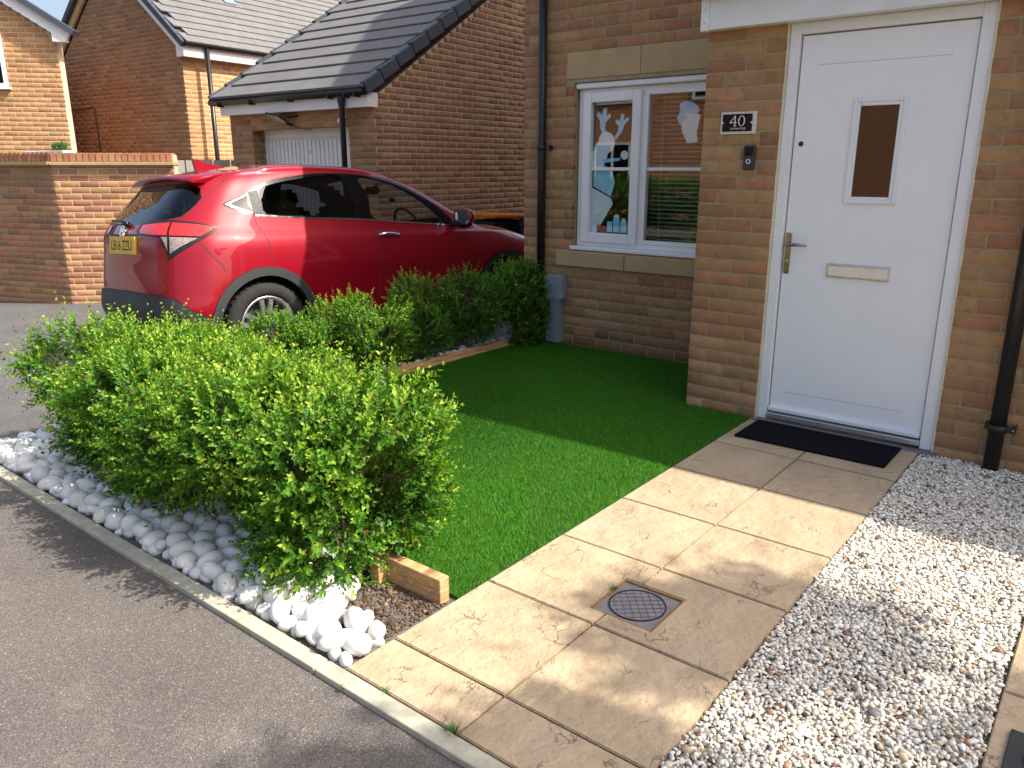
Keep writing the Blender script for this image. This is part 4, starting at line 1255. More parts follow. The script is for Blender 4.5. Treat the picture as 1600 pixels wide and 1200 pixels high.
tag(b.build('wall_cable', M['dark_plastic']), 'thin dark cable running over the shaded gable', 'cable')

H1 = Vector((-14.182, 6.03, 0)); N1 = Vector((.75, -.66, 0)).normalized(); T1 = Vector((-N1.y, N1.x, 0))
house1 = tag(empty('brick_house', (0, 0, 0)), 'sunlit orange brick house at the left edge with white verge', 'house')
z1 = lambda t: 3.40 - .65 * t
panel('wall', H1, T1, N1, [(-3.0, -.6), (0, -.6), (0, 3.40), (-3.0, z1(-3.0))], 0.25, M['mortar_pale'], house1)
panel('wall', H1 - N1 * .251, Vector((-.97, .243, 0)), T1, [(0, -.6), (7, -.6), (7, 3.3), (0, 3.3)], 0.25, M['wall_far_brick'], house1)
b1 = Bricks(house1, proud=0.0026)
b1.wall(H1 - T1 * 3.0, T1, N1, 3.0, 0.9, 5.2, PAL['orange'], holes=[(3.0 - 1.75, 3.0 - .80, 2.60, 3.50)], clip=lambda z: (0, 3.0) if z < 3.40 else (0, 3.0 - (z - 3.40) / .65), phase=0.1)
b1.finish()
A1 = Matrix(((T1.x, N1.x, 0, H1.x), (T1.y, N1.y, 0, H1.y), (T1.z, N1.z, 1, 0), (0, 0, 0, 1)))
def w1box(name, t0, t1, n0, n1, z0, z1_, mat, parent, bev=0):
    b = MB(); b.obox(A1 @ Matrix.Translation(((t0 + t1) / 2, (n0 + n1) / 2, (z0 + z1_) / 2)), t1 - t0, n1 - n0, z1_ - z0, bev); return b.build(name, mat, parent)
wn1 = empty('window'); wn1.parent = house1
w1box('frame', -.86, -.80, -.06, .03, 2.62, 3.46, M['white_upvc'], wn1, .004); w1box('frame', -1.75, -.86, -.06, .03, 3.40, 3.46, M['white_upvc'], wn1, .004)
w1box('frame', -1.75, -.86, -.06, .03, 2.62, 2.68, M['white_upvc'], wn1, .004); w1box('pane', -1.75, -.86, .004, .010, 2.68, 3.40, M['sign_black'], wn1)
w1box('sill', -1.80, -.76, 0.006, .07, 2.585, 2.615, M['white_upvc'], wn1, .004)
ang = math.atan(.65)
vb = A1 @ Matrix.Translation((.20, 0, 3.33)) @ Matrix.Rotation(ang, 4, 'Y')
b = MB(); b.obox(vb @ Matrix.Translation((-1.8, .12, .06)), 3.6, .03, .15); b.build('verge_board', M['white_fascia'], house1)
b = MB(); b.obox(vb @ Matrix.Translation((-1.8, .05, .165)), 3.7, .30, .075); b.obox(vb @ Matrix.Translation((-1.85, -.22, .15)), 3.5, .30, .05); b.build('roof', M['roof_tile_dark'], house1)
b = MB(); b.obox(vb @ Matrix.Translation((-1.85, .06, -.002)), 3.5, .10, .02); b.build('soffit', M['white_fascia'], house1)
b = MB(); b.obox(A1 @ Matrix.Translation((.09, .06, 3.37)), .20, .155, .13, .003); b.build('box_end', M['white_fascia'], house1)

# ------------------------------------------------------------------ garden wall, planter, fence
WC = Vector((-10.597, 4.243, 0))
gw = tag(empty('garden_wall', (0, 0, 0)), 'brick garden wall with tile coping bending behind the red car', 'wall')
NR = Vector((.75, -.66, 0)).normalized(); TR = Vector((-NR.y, NR.x, 0))
NL = Vector((.33, -.944, 0)).normalized(); TL = Vector((-NL.y, NL.x, 0))
LR, LL, WB, WT = 1.42, 2.6, -0.40, 1.365
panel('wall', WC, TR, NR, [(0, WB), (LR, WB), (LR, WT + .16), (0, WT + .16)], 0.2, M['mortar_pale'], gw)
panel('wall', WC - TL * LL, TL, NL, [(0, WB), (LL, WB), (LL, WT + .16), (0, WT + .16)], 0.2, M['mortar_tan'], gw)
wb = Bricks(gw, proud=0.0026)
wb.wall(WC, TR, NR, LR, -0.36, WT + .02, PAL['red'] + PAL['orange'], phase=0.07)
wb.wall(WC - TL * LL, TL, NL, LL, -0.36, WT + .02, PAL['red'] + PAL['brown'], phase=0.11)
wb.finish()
for (O_, T_, N_, L_) in ((WC, TR, NR, LR), (WC - TL * LL, TL, NL, LL)):
    A = Matrix(((T_.x, -N_.x, 0, O_.x), (T_.y, -N_.y, 0, O_.y), (0, 0, 1, 0), (0, 0, 0, 1)))
    b = MB(); b.obox(A @ Matrix.Translation((L_ / 2, .09, WT + .055)), L_ + .02, .32, .045, .008); b.build('tile_creasing', M['cast_stone'], gw)
    k = 0.0
    while k < L_ - .03:
        b = MB(); b.obox(A @ Matrix.Translation((k + .0325, .09, WT + .131)), .064, .222 + rng.uniform(-.004, .004), .104, .005)
        o = b.build('coping_brick', M['brick_single'], gw)
        c = PAL['red'][int(rng.integers(5))]; f = rng.uniform(.85, 1.1); o.color = (c[0] * f, c[1] * f, c[2] * f, 1)
        k += .0745
pl = tag(empty('planter', WC - TL * 1.0 - NL * .9), 'white trough with small green plant just above the left wall', 'planter')
pl.location.z = 1.30
b = MB(); b.box(-.75, .55, -.08, .08, .16, .29, .01); b.build('trough', M['white_upvc'], pl)
V, F, Cc = [], [], []
for k in range(260):
    a, r_ = rng.uniform(0, 6.28), rng.random() ** .5
    c = np.array([.28 + .22 * r_ * math.cos(a), .07 * r_ * math.sin(a), .30 + rng.uniform(0, .10)])
    d1, d2 = rng.normal(size=3), rng.normal(size=3)
    d1 *= .022 / np.linalg.norm(d1); d2 *= .012 / np.linalg.norm(d2)
    i = len(V); V += [c - d1, c + d2, c + d1, c - d2]; F.append((i, i + 1, i + 2, i + 3))
me = mesh_np('foliage', np.array(V), np.array(F), M['leaf']); set_col(me, 'Col', np.tile((.07, .16, .05), (len(V), 1)))
link(bpy.data.objects.new('foliage', me), pl)

fe = tag(empty('board_fence', (0, 0, 0)), 'grey weathered board fence between the garden wall and the garage', 'fence')
FA, FB = Vector((-10.30, 5.42, 0)), Vector((-10.02, 6.50, 0))
fd = (FB - FA).normalized(); fn = Vector((fd.y, -fd.x, 0)); L_ = (FB - FA).length
k = 0.0; i = 0
while k < L_:
    P = FA + fd * (k + .058)
    A = Matrix(((fd.x, -fn.x, 0, P.x), (fd.y, -fn.y, 0, P.y), (0, 0, 1, 0), (0, 0, 0, 1)))
    b = MB(); b.obox(A @ Matrix.Translation((0, rng.uniform(-.004, .004), .54)) @ Matrix.Rotation(rng.normal(0, .004), 4, 'Y'), .112, .016, 1.86 + rng.uniform(-.015, .015), .003); b.build('board', M['fence_grey'], fe)
    k += .122; i += 1
b = MB(); P = FA + fd * (L_ / 2)
A = Matrix(((fd.x, -fn.x, 0, P.x), (fd.y, -fn.y, 0, P.y), (0, 0, 1, 0), (0, 0, 0, 1)))
b.obox(A @ Matrix.Translation((0, .04, 1.0)), L_, .04, .08); b.build('rail', M['fence_grey'], fe)

# wheelie bin by the garage
bn = tag(empty('wheelie_bin', (-6.62, 8.02, gz(-6.6, 8.0)), R(-8)), 'black wheelie bin with orange lid in front of the parked car', 'bin')
b = MB()
prof = [(-.24, -.27, .05), (.24, -.27, .05), (.24, .24, .05), (-.24, .24, .05)]
v0 = [b.bm.verts.new(p) for p in prof]; v1 = [b.bm.verts.new((x * 1.2, y * 1.25, .98)) for x, y, z in prof]
b.bm.faces.new(v0[::-1]); b.bm.faces.new(v1)
for i in range(4): b.bm.faces.new((v0[i], v0[(i + 1) % 4], v1[(i + 1) % 4], v1[i]))
b.build('body', M['bin_black'], bn)
b = MB(); b.obox(Matrix.Translation((0, -.0, 1.035)) @ Matrix.Rotation(R(-3), 4, 'X'), .62, .70, .05, .02); b.build('lid', M['bin_orange'], bn)
b = MB(); b.box(-.30, .30, .28, .33, .90, .97, .02); b.build('handle_bar', M['bin_black'], bn)
for s_ in (-1, 1):
    b = MB(); b.lathe([(0, -.025), (.09, -.025), (.10, -.015), (.10, .015), (.09, .025), (0, .025)], 20, 'x'); o = b.build('wheel', M['bin_black'], bn); o.location = (s_ * .27, .25, .10)
bn2 = tag(empty('wheelie_bin', (-5.95, 8.30, gz(-6, 8.3)), R(4)), 'second black wheelie bin half hidden behind the house corner', 'bin')
b = MB()
v0 = [b.bm.verts.new(p) for p in prof]; v1 = [b.bm.verts.new((x * 1.2, y * 1.25, .95)) for x, y, z in prof]
b.bm.faces.new(v0[::-1]); b.bm.faces.new(v1)
for i in range(4): b.bm.faces.new((v0[i], v0[(i + 1) % 4], v1[(i + 1) % 4], v1[i]))
b.build('body', M['bin_black'], bn2)
b = MB(); b.obox(Matrix.Translation((0, 0, .99)), .62, .70, .05, .02); b.build('lid', M['bin_black'], bn2)

# ------------------------------------------------------------------ across the road (seen in the window reflections)
opp = tag(empty('brick_house', (-12.5, -11.0, 0)), 'brick house across the road mirrored in the window glass', 'house')
b = MB(); b.box(-6, 7, -8, 0, -.2, 5.0); b.build('wall', M['wall_far_brick'], opp)
b = MB(); b.prism([(-8.3, 4.95), (-4, 8.2), (.35, 4.95), (.35, 5.08), (-4, 8.34), (-8.3, 5.08)], 'x', -6.3, 7.3); b.build('roof', M['roof_tile_dark'], opp)
for (x, z) in ((-4.3, .9), (-1.2, .9), (3.2, .9), (-4.3, 3.2), (-1.2, 3.2), (2.0, 3.2), (5.0, 3.2)):
    w_ = MB(); rect_frame(w_, x, x + 1.3, z, z + 1.2, .005, .06, .07, 0); w_.box(x + .615, x + .685, .005, .05, z + .07, z + 1.13); w_ = w_.build('window', M['white_upvc'], opp)
    b = MB(); b.box(x + .07, x + 1.23, .006, .02, z + .07, z + 1.13); b.build('pane', M['sign_black'], w_)

# ------------------------------------------------------------------ shrubs
def sprigs(P, D, length, nleaf, leaf, young, rg):
    """P base points, D directions; each shoot carries opposite leaf pairs. returns V, F(quads as 2 tris), colours"""
    n = len(P)
    D = D / np.linalg.norm(D, axis=1, keepdims=True)
    a = np.cross(D, rg.normal(size=(n, 3))); a /= np.linalg.norm(a, axis=1, keepdims=True)
    bb = np.cross(D, a)
    t = np.linspace(0.10, 1.0, nleaf)
    bend = rg.normal(0, 0.25, (n, 1, 3))
    L = length[:, None, None]
    ax = P[:, None, :] + D[:, None, :] * L * t[None, :, None] + bend * L * (t ** 2)[None, :, None] * 0.5
    Vs, Cs = [], []
    for side in (0, 1):
        ang = (np.arange(nleaf) * 1.57 + side * np.pi)[None, :] + rg.normal(0, 0.35, (n, nleaf))
        out = a[:, None, :] * np.cos(ang)[..., None] + bb[:, None, :] * np.sin(ang)[..., None]
        dirv = out * rg.uniform(0.7, 1.0, (n, nleaf, 1)) + D[:, None, :] * (0.55 + 0.7 * t[None, :, None])
        dirv += rg.normal(0, 0.15, dirv.shape)
        dirv /= np.linalg.norm(dirv, axis=-1, keepdims=True)
        w = np.cross(dirv, D[:, None, :] + 0.01); w /= np.linalg.norm(w, axis=-1, keepdims=True) + 1e-9
        up_ = np.cross(w, dirv)
        ll = leaf * rg.uniform(0.7, 1.15, (n, nleaf, 1)) * (1.0 - 0.42 * (t[None, :, None] ** 3)) * rg.uniform(0.75, 1.2, (n, 1, 1))
        ww = ll * rg.uniform(0.24, 0.31, (n, nleaf, 1))
        b0 = ax
        tip = ax + dirv * ll - up_ * ll * 0.10
        l_ = ax + dirv * ll * 0.48 + w * ww + up_ * ll * 0.07
        r_ = ax + dirv * ll * 0.48 - w * ww + up_ * ll * 0.07
        Vs.append(np.stack([b0, l_, tip, r_], 2).reshape(-1, 4, 3))
        base = np.array([0.034, 0.115, 0.012]); mid = np.array([0.125, 0.310, 0.022]); yel = np.array([0.40, 0.54, 0.06])
        s = np.clip(young[:, None] * (0.25 + 0.95 * t[None, :] ** 1.5) + rg.normal(0, 0.10, (n, nleaf)), 0, 1)[..., None]
        c = np.where(s < 0.5, base + (mid - base) * s * 2, mid + (yel - mid) * (s * 2 - 1))
        c = c * rg.uniform(0.75, 1.2, (n, nleaf, 1))
        c = np.where(rg.random((n, nleaf, 1)) < 0.012, np.array([0.16, 0.09, 0.035]), c)
        Cs.append(np.repeat(c.reshape(-1, 1, 3), 4, 1))
    V = np.concatenate(Vs); C_ = np.concatenate(Cs)
    k = len(V)
    i = np.arange(k) * 4
    F = np.concatenate([np.stack([i, i + 1, i + 2], -1), np.stack([i, i + 2, i + 3], -1)])
    return V.reshape(-1, 3), F, C_.reshape(-1, 3)

def bush(name, label, cat, group, c, rad, n, seed, leaf=0.030, young=0.5, stems=6, slen=(0.08, 0.17), low=0.06, lobes=9, tips=0.10):
    """an uneven shrub: several overlapping lobes, shoots grown outwards through their shells"""
    rg = np.random.default_rng(seed)
    root = tag(empty(name, (c[0], c[1], 0)), label, cat, group)
    rx, ry, rz = rad
    # lobes
    lc, lr = [], []
    for k in range(lobes):
        p = np.array([rg.uniform(-.62, .62) * rx, rg.uniform(-.5, .5) * ry, low + rz * rg.uniform(.20, .72)])
        lc.append(p); lr.append(np.array([rg.uniform(.36, .56) * rx, rg.uniform(.45, .62) * ry, rz * rg.uniform(.28, .40)]))
    lc, lr = np.array(lc), np.array(lr)
    per = int(n * 1.0)
    idx = rg.integers(lobes, size=per * 3)
    d = rg.normal(size=(per * 3, 3)); d /= np.linalg.norm(d, axis=1, keepdims=True)
    dep = 1 - rg.random(per * 3) ** 2.2 * 0.42
    P = lc[idx] + d * lr[idx] * dep[:, None]
    # drop those buried deep inside other lobes
    q = ((P[:, None, :] - lc[None]) / lr[None])
    m = np.sort((q ** 2).sum(-1), axis=1)[:, 0]
    ph = rg.uniform(0, 6.28, 6); Q = P * 11.0
    nz = (np.sin(Q[:, 0] + ph[0] + 1.3 * np.sin(Q[:, 1] * .8 + ph[1])) + np.sin(Q[:, 1] * 1.1 + ph[2] + 1.2 * np.sin(Q[:, 2] + ph[3])) + np.sin(Q[:, 2] * 1.2 + ph[4] + np.sin(Q[:, 0] * .9 + ph[5]))) / 3
    P = P + d * (0.045 * nz)[:, None]
    keep = (nz > -0.52 + 0.25 * rg.random(len(P))) & (m > 0.42) & (P[:, 2] > low * 0.5) & (P[:, 2] < low + rz * 1.03)
    P, d, m = P[keep][:n], d[keep][:n], m[keep][:n]
    D = d + np.array([0, 0, 0.55]) + rg.normal(0, 0.38, d.shape)
    low_f = P[:, 2] < low + 0.22 * rz
    D[low_f] += np.array([0, 0, -0.30])
    length = rg.uniform(slen[0], slen[1], len(P))
    # a few long leaders stick out of the outline
    ld = rg.random(len(P)) < tips
    length[ld] *= rg.uniform(1.2, 1.75, ld.sum())
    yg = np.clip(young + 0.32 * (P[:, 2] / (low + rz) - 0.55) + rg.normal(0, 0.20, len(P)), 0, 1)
    P = P - (D / np.linalg.norm(D, axis=1, keepdims=True)) * length[:, None] * 0.45
    V, F, C_ = sprigs(P, D, length, 8, leaf, yg, rg)
    V[:, 2] = np.maximum(V[:, 2], 0.012)
    me = mesh_np('foliage', V, F, M['leaf']); set_col(me, 'Col', C_)
    tag(link(bpy.data.objects.new('foliage', me), root), kind='stuff')
    # twigs under the shoots, joined
    kk = rg.choice(len(P), min(len(P), n // 3), replace=False)
    tv, tf = [], []
    s0 = P[kk]; e0 = P[kk] + D[kk] / np.linalg.norm(D[kk], axis=1, keepdims=True) * length[kk][:, None] * 0.9
    s0 = s0 - (s0 - np.array([0, 0, low])) * 0.25
    ww = np.array([0.0014, 0, 0]); w2 = np.array([0, 0.0014, 0])
    A = np.stack([s0 - ww, s0 + ww, e0], 1).reshape(-1, 3); B = np.stack([s0 - w2, s0 + w2, e0], 1).reshape(-1, 3)
    tV = np.concatenate([A, B]); tF = np.arange(len(tV)).reshape(-1, 3)
    tag(link(bpy.data.objects.new('twigs', mesh_np('twigs', tV, tF, M['twig'])), root), kind='stuff')
    for k in range(stems):
        a0 = rg.uniform(0, 6.28)
        x0, y0 = rg.uniform(-.5, .5) * rx * .8, rg.uniform(-.3, .3) * ry * .8
        tgt = lc[rg.integers(lobes)]
        b = MB(); pts = [(x0, y0, -0.03), (x0 * .8 + tgt[0] * .2 + rg.normal(0, .012), y0 * .8 + tgt[1] * .2 + rg.normal(0, .012), tgt[2] * .4),
                         (x0 * .4 + tgt[0] * .6, y0 * .4 + tgt[1] * .6, tgt[2] * .8), tuple(tgt + np.array([0, 0, rz * .1]))]
        b.tube(pts, [.007, .006, .0045, .002], 6); b.build('stem', M['bark'], root)
    return root

GH = 'shrubs of the front hedge'
bush('hedge_shrub', 'large yellow green shrub at the path end of the front hedge', 'shrub', GH, (-2.12, 1.66), (.43, .49, .63), 2700, 11, young=.56, lobes=12, stems=9, low=.03, tips=.16)
bush('hedge_shrub', 'bright shrub in the front hedge next to the path end shrub', 'shrub', GH, (-2.68, 1.64), (.47, .49, .60), 2400, 12, young=.50, lobes=12, low=.03, tips=.16)
bush('hedge_shrub', 'middle shrub of the front hedge above the white pebbles', 'shrub', GH, (-3.24, 1.67), (.46, .45, .56), 2400, 13, young=.48, lobes=12, low=.04, tips=.16)
bush('hedge_shrub', 'loose yellow tipped shrub at the road corner of the front hedge', 'shrub', GH, (-3.70, 1.76), (.50, .46, .58), 2800, 14, young=.58, lobes=14, low=.04, tips=.2)
GH2 = 'shrubs of the hedge along the drive'
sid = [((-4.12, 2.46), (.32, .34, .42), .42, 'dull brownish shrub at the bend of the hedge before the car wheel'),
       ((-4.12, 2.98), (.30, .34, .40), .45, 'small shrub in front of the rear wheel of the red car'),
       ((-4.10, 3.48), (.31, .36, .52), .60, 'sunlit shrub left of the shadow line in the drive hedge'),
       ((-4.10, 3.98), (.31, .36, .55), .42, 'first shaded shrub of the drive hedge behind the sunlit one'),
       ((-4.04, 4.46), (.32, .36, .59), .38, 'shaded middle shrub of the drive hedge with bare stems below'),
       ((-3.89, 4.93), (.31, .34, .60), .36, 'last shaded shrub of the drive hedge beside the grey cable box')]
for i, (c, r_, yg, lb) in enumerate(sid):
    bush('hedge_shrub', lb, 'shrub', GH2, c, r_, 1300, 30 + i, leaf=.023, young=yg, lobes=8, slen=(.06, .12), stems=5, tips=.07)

# young street tree outside the picture on the right; its crown dapples the path
def tree(x, y, seed):
    rg = np.random.default_rng(seed)
    root = tag(empty('young_tree', (x, y, 0)), 'young tree beside the neighbour path whose crown dapples the slabs', 'tree')
    b = MB(); b.tube([(0, 0, -.1), (.03, .01, 1.2), (.0, -.03, 2.6), (.03, 0, 4.4)], [.06, .05, .04, .012], 10); tr = b.build('trunk', M['bark'], root)
    lobes = []
    for k in range(9):
        a = k * 2.4; h = 3.45 + (k % 4) * .24
        r_ = (.30, .98, .66, 1.12, .86)[k % 5]
        e = Vector((r_ * math.cos(a), r_ * math.sin(a), h))
        b = MB(); b.tube([(0.0, 0, h - .7), (e.x * .5, e.y * .5, h - .25), tuple(e)], [.018, .012, .004], 6); b.build('limb', M['bark'], tr)
        lobes.append(np.array(e))
    e = Vector((-.95, -.52, 3.6)); lobes.append(np.array(e))
    b = MB(); b.tube([(0.0, 0, 2.9), (e.x * .5, e.y * .5, 3.3), tuple(e)], [.018, .012, .004], 6); b.build('limb', M['bark'], tr)
    n = 6500
    lo = np.array(lobes)[rg.integers(10, size=n)]
    P = lo + rg.normal(0, .105, (n, 3)) * np.array([1.2, 1.2, .8])
    V, F, C_ = sprigs(P, rg.normal(size=(n, 3)), rg.uniform(.12, .20, n), 5, .055, np.clip(rg.normal(.4, .2, n), 0, 1), rg)
    me = mesh_np('crown', V, F, M['tree_leaf']); set_col(me, 'Col', C_)
    tag(link(bpy.data.objects.new('crown', me), root), kind='stuff')
tree(2.98, 2.68, 5)
bush('hedge_shrub', 'clipped hedge across the road mirrored in the window glass', 'hedge', None, (-9.5, -6.2), (4.5, .6, 1.0), 5000, 77, leaf=.06, young=.3, lobes=24, slen=(.15, .3), stems=3)

# ------------------------------------------------------------------ the red car
# body surface: rows are lines round the body from sill to roof, columns run from the rear centre round the right side to the front centre
CARK = np.array([
 [(-0.7,0,0.27),(-0.69,0.4,0.27),(-0.62,0.66,0.27),(-0.5,0.78,0.26),(-0.36,0.82,0.24),(0,0.83,0.23),(0.6,0.83,0.21),(1.2,0.83,0.21),(1.8,0.83,0.21),(2.4,0.83,0.22),(2.9,0.83,0.23),(3.22,0.76,0.23),(3.4,0.45,0.22),(3.46,0,0.22)],
 [(-0.8,0,0.45),(-0.785,0.42,0.45),(-0.7,0.7,0.45),(-0.54,0.83,0.45),(-0.36,0.86,0.44),(0,0.865,0.42),(0.6,0.855,0.4),(1.2,0.853,0.4),(1.8,0.855,0.41),(2.4,0.865,0.42),(2.9,0.86,0.43),(3.24,0.79,0.44),(3.44,0.47,0.45),(3.49,0,0.45)],
 [(-0.785,0,0.62),(-0.77,0.42,0.62),(-0.69,0.69,0.62),(-0.52,0.83,0.62),(-0.34,0.872,0.62),(0,0.885,0.62),(0.6,0.868,0.6),(1.2,0.862,0.6),(1.8,0.866,0.6),(2.4,0.882,0.62),(2.9,0.865,0.62),(3.22,0.79,0.63),(3.42,0.47,0.64),(3.48,0,0.64)],
 [(-0.755,0,0.84),(-0.74,0.42,0.84),(-0.665,0.67,0.84),(-0.5,0.815,0.83),(-0.33,0.865,0.82),(0,0.886,0.81),(0.6,0.878,0.8),(1.2,0.874,0.79),(1.8,0.874,0.78),(2.4,0.878,0.79),(2.85,0.85,0.8),(3.14,0.76,0.8),(3.32,0.45,0.83),(3.38,0,0.84)],
 [(-0.735,0,1),(-0.72,0.42,1),(-0.64,0.66,1),(-0.47,0.795,0.99),(-0.3,0.845,0.98),(0,0.865,0.97),(0.6,0.855,0.96),(1.2,0.848,0.95),(1.8,0.845,0.945),(2.3,0.83,0.94),(2.62,0.79,0.94),(2.8,0.68,0.95),(2.88,0.4,0.985),(2.9,0,0.995)],
 [(-0.7,0,1.1),(-0.685,0.4,1.1),(-0.6,0.62,1.1),(-0.43,0.745,1.1),(-0.25,0.79,1.1),(0,0.8,1.1),(0.6,0.8,1.075),(1.2,0.8,1.05),(1.8,0.795,1.03),(2.15,0.78,1.02),(2.3,0.74,1.02),(2.38,0.6,1.03),(2.42,0.36,1.06),(2.43,0,1.075)],
 [(-0.53,0,1.3),(-0.515,0.38,1.3),(-0.44,0.56,1.3),(-0.28,0.665,1.3),(-0.12,0.7,1.3),(0.1,0.715,1.31),(0.6,0.72,1.3),(1.15,0.72,1.3),(1.55,0.7,1.29),(1.78,0.67,1.28),(1.88,0.62,1.28),(1.95,0.5,1.29),(2,0.3,1.31),(2.02,0,1.32)],
 [(-0.36,0,1.46),(-0.345,0.36,1.46),(-0.27,0.52,1.46),(-0.12,0.6,1.465),(0.02,0.625,1.47),(0.2,0.635,1.485),(0.6,0.64,1.495),(1.05,0.635,1.485),(1.3,0.62,1.465),(1.46,0.59,1.45),(1.52,0.54,1.45),(1.58,0.44,1.465),(1.62,0.25,1.485),(1.63,0,1.49)],
 [(-0.15,0,1.53),(-0.14,0.33,1.525),(-0.08,0.45,1.515),(0.03,0.52,1.52),(0.15,0.54,1.535),(0.3,0.55,1.56),(0.6,0.55,1.565),(0.95,0.54,1.555),(1.12,0.52,1.54),(1.22,0.49,1.53),(1.26,0.44,1.53),(1.3,0.35,1.54),(1.33,0.2,1.55),(1.34,0,1.555)],
 [(0.1,0,1.565),(0.12,0,1.568),(0.16,0,1.572),(0.22,0,1.578),(0.28,0,1.584),(0.36,0,1.595),(0.6,0,1.6),(0.85,0,1.597),(0.95,0,1.593),(1.02,0,1.59),(1.05,0,1.588),(1.08,0,1.585),(1.1,0,1.582),(1.1,0,1.58)],
], float)
def _cr(t, n):
    t = np.clip(np.asarray(t, float), 0, n - 1 - 1e-9); i = np.floor(t).astype(int); f = t - i
    idx = np.stack([np.clip(i - 1, 0, n - 1), i, np.clip(i + 1, 0, n - 1), np.clip(i + 2, 0, n - 1)], -1)
    w = np.stack([-.5 * f + f * f - .5 * f ** 3, 1 - 2.5 * f * f + 1.5 * f ** 3, .5 * f + 2 * f * f - 1.5 * f ** 3, -.5 * f * f + .5 * f ** 3], -1)
    return idx, w
def carP(u, v):
    iu, wu = _cr(u, CARK.shape[1]); iv, wv = _cr(v, CARK.shape[0])
    return np.einsum('...abc,...a,...b->...c', CARK[iv[..., :, None], iu[..., None, :]], wv, wu)
def carN(u, v):
    e = 0.02
    du = carP(np.minimum(u + e, 13), v) - carP(np.maximum(u - e, 0), v)
    dv = carP(u, np.minimum(v + e, 9)) - carP(u, np.maximum(v - e, 0))
    n = np.cross(du, dv)
    l = np.linalg.norm(n, axis=-1, keepdims=True)
    n = np.where(l > 1e-9, n / np.maximum(l, 1e-9), np.array([0, 0, 1.0]))
    # outward: away from the car's middle axis
    p = carP(u, v) - np.array([1.2, 0, 0.7])
    s = np.sign((n * p).sum(-1, keepdims=True)); s[s == 0] = 1
    n = n * s
    edge = (u < .06) | (u > 12.94)
    n[edge, 1] = 0
    n[v > 8.9] = (0, 0, 1)
    return n / np.linalg.norm(n, axis=-1, keepdims=True)
_U, _V = np.meshgrid(np.linspace(2.4, 11.2, 353), np.linspace(0, 6.5, 261), indexing='ij')
_S = carP(_U, _V)
def car_inv(x, z):
    """side view (x, z) -> surface parameters"""
    d = (_S[..., 0] - x) ** 2 + (_S[..., 2] - z) ** 2
    i = np.unravel_index(np.argmin(d), d.shape)
    u, v = _U[i], _V[i]
    for _ in range(6):
        p = carP(u, v); e = 1e-3
        a = (carP(u + e, v) - p) / e; b = (carP(u, v + e) - p) / e
        Jm = np.array([[a[0], b[0]], [a[2], b[2]]])
        try: du = np.linalg.solve(Jm, np.array([x - p[0], z - p[2]]))
        except Exception: break
        u = float(np.clip(u + du[0], 0, 13)); v = float(np.clip(v + du[1], 0, 9))
    return u, v

def dens(poly, k=4):
    out = []
    for i in range(len(poly)):
        a, b = np.array(poly[i], float), np.array(poly[(i + 1) % len(poly)], float)
        for t in range(k): out.append(tuple(a + (b - a) * t / k))
    return out
def smooth_poly(poly, k=5):
    """closed Catmull-Rom through the points"""
    P = np.array(poly, float); n = len(P); out = []
    for i in range(n):
        p0, p1, p2, p3 = P[i - 1], P[i], P[(i + 1) % n], P[(i + 2) % n]
        for t in np.arange(k) / k:
            out.append(tuple(.5 * ((2 * p1) + (p2 - p0) * t + (2 * p0 - 5 * p1 + 4 * p2 - p3) * t * t + (3 * p1 - p0 - 3 * p2 + p3) * t ** 3)))
    return out
def arc_uv(cx, cz, r, a0, a1, n):
    return [car_inv(cx + r * math.cos(a), cz + r * math.sin(a)) for a in np.linspace(a0, a1, n)]
def arch_poly(cx, r, n=36):
    pts = arc_uv(cx, .334, r, R(-14), R(194), n)
    lo = [(pts[-1][0], 0.0), (pts[0][0], 0.0)]
    return pts + lo
DLO = [(4.37, 6.23), (4.76, 6.45), (5.05, 6.67), (5.77, 6.92), (6.14, 7.01), (6.53, 7.04), (6.91, 7.04), (7.6, 7.03), (8.15, 6.92), (8.62, 6.55), (8.80, 6.12), (8.75, 5.7), (8.62, 5.3), (8.30, 5.01), (7.40, 5.12), (6.78, 5.21), (6.20, 5.25), (5.71, 5.26), (5.35, 5.30), (4.88, 5.34), (4.2, 5.55), (3.49, 5.79), (3.95, 6.02)]
RGL = [(4.83, 6.24), (5.07, 6.47), (5.59, 6.70), (6.11, 6.85), (6.50, 6.89), (6.49, 6.2), (6.48, 5.35), (5.90, 5.37), (5.13, 5.41), (4.98, 5.8)]
FGL = [(6.89, 6.88), (7.53, 6.82), (8.08, 6.57), (8.28, 5.96), (8.28, 5.52), (8.12, 5.15), (7.4, 5.2), (6.80, 5.30), (6.84, 6.0)]
QGL = [(3.78, 5.793), (4.38, 6.09), (4.57, 5.80), (4.79, 5.47)]
QCH = [(3.60, 5.79), (4.37, 6.15), (4.38, 6.09), (4.57, 5.80), (4.79, 5.47), (4.80, 5.41)]
HPN = [(4.42, 6.25), (4.79, 6.28), (4.95, 5.8), (5.10, 5.38), (4.88, 5.41), (4.62, 5.84)]
CHB = [(4.88, 5.33), (5.35, 5.295), (5.71, 5.26), (6.20, 5.25), (6.78, 5.21), (7.40, 5.12), (8.30, 5.00), (8.30, 5.05), (7.40, 5.165), (6.78, 5.255), (6.20, 5.295), (5.71, 5.305), (5.35, 5.34), (4.88, 5.39)]
LMP = [(0.66, 4.56), (0.62, 4.89), (0.66, 5.22), (1.3, 5.29), (1.91, 5.31), (2.72, 5.20), (3.74, 4.96), (2.94, 4.08), (1.98, 3.17), (1.72, 3.85), (1.52, 4.38), (1.1, 4.45)]
RED1 = [(.78, 4.68), (.75, 4.89), (.78, 5.13), (1.4, 5.18), (1.90, 5.20), (1.91, 4.46), (1.4, 4.52)]
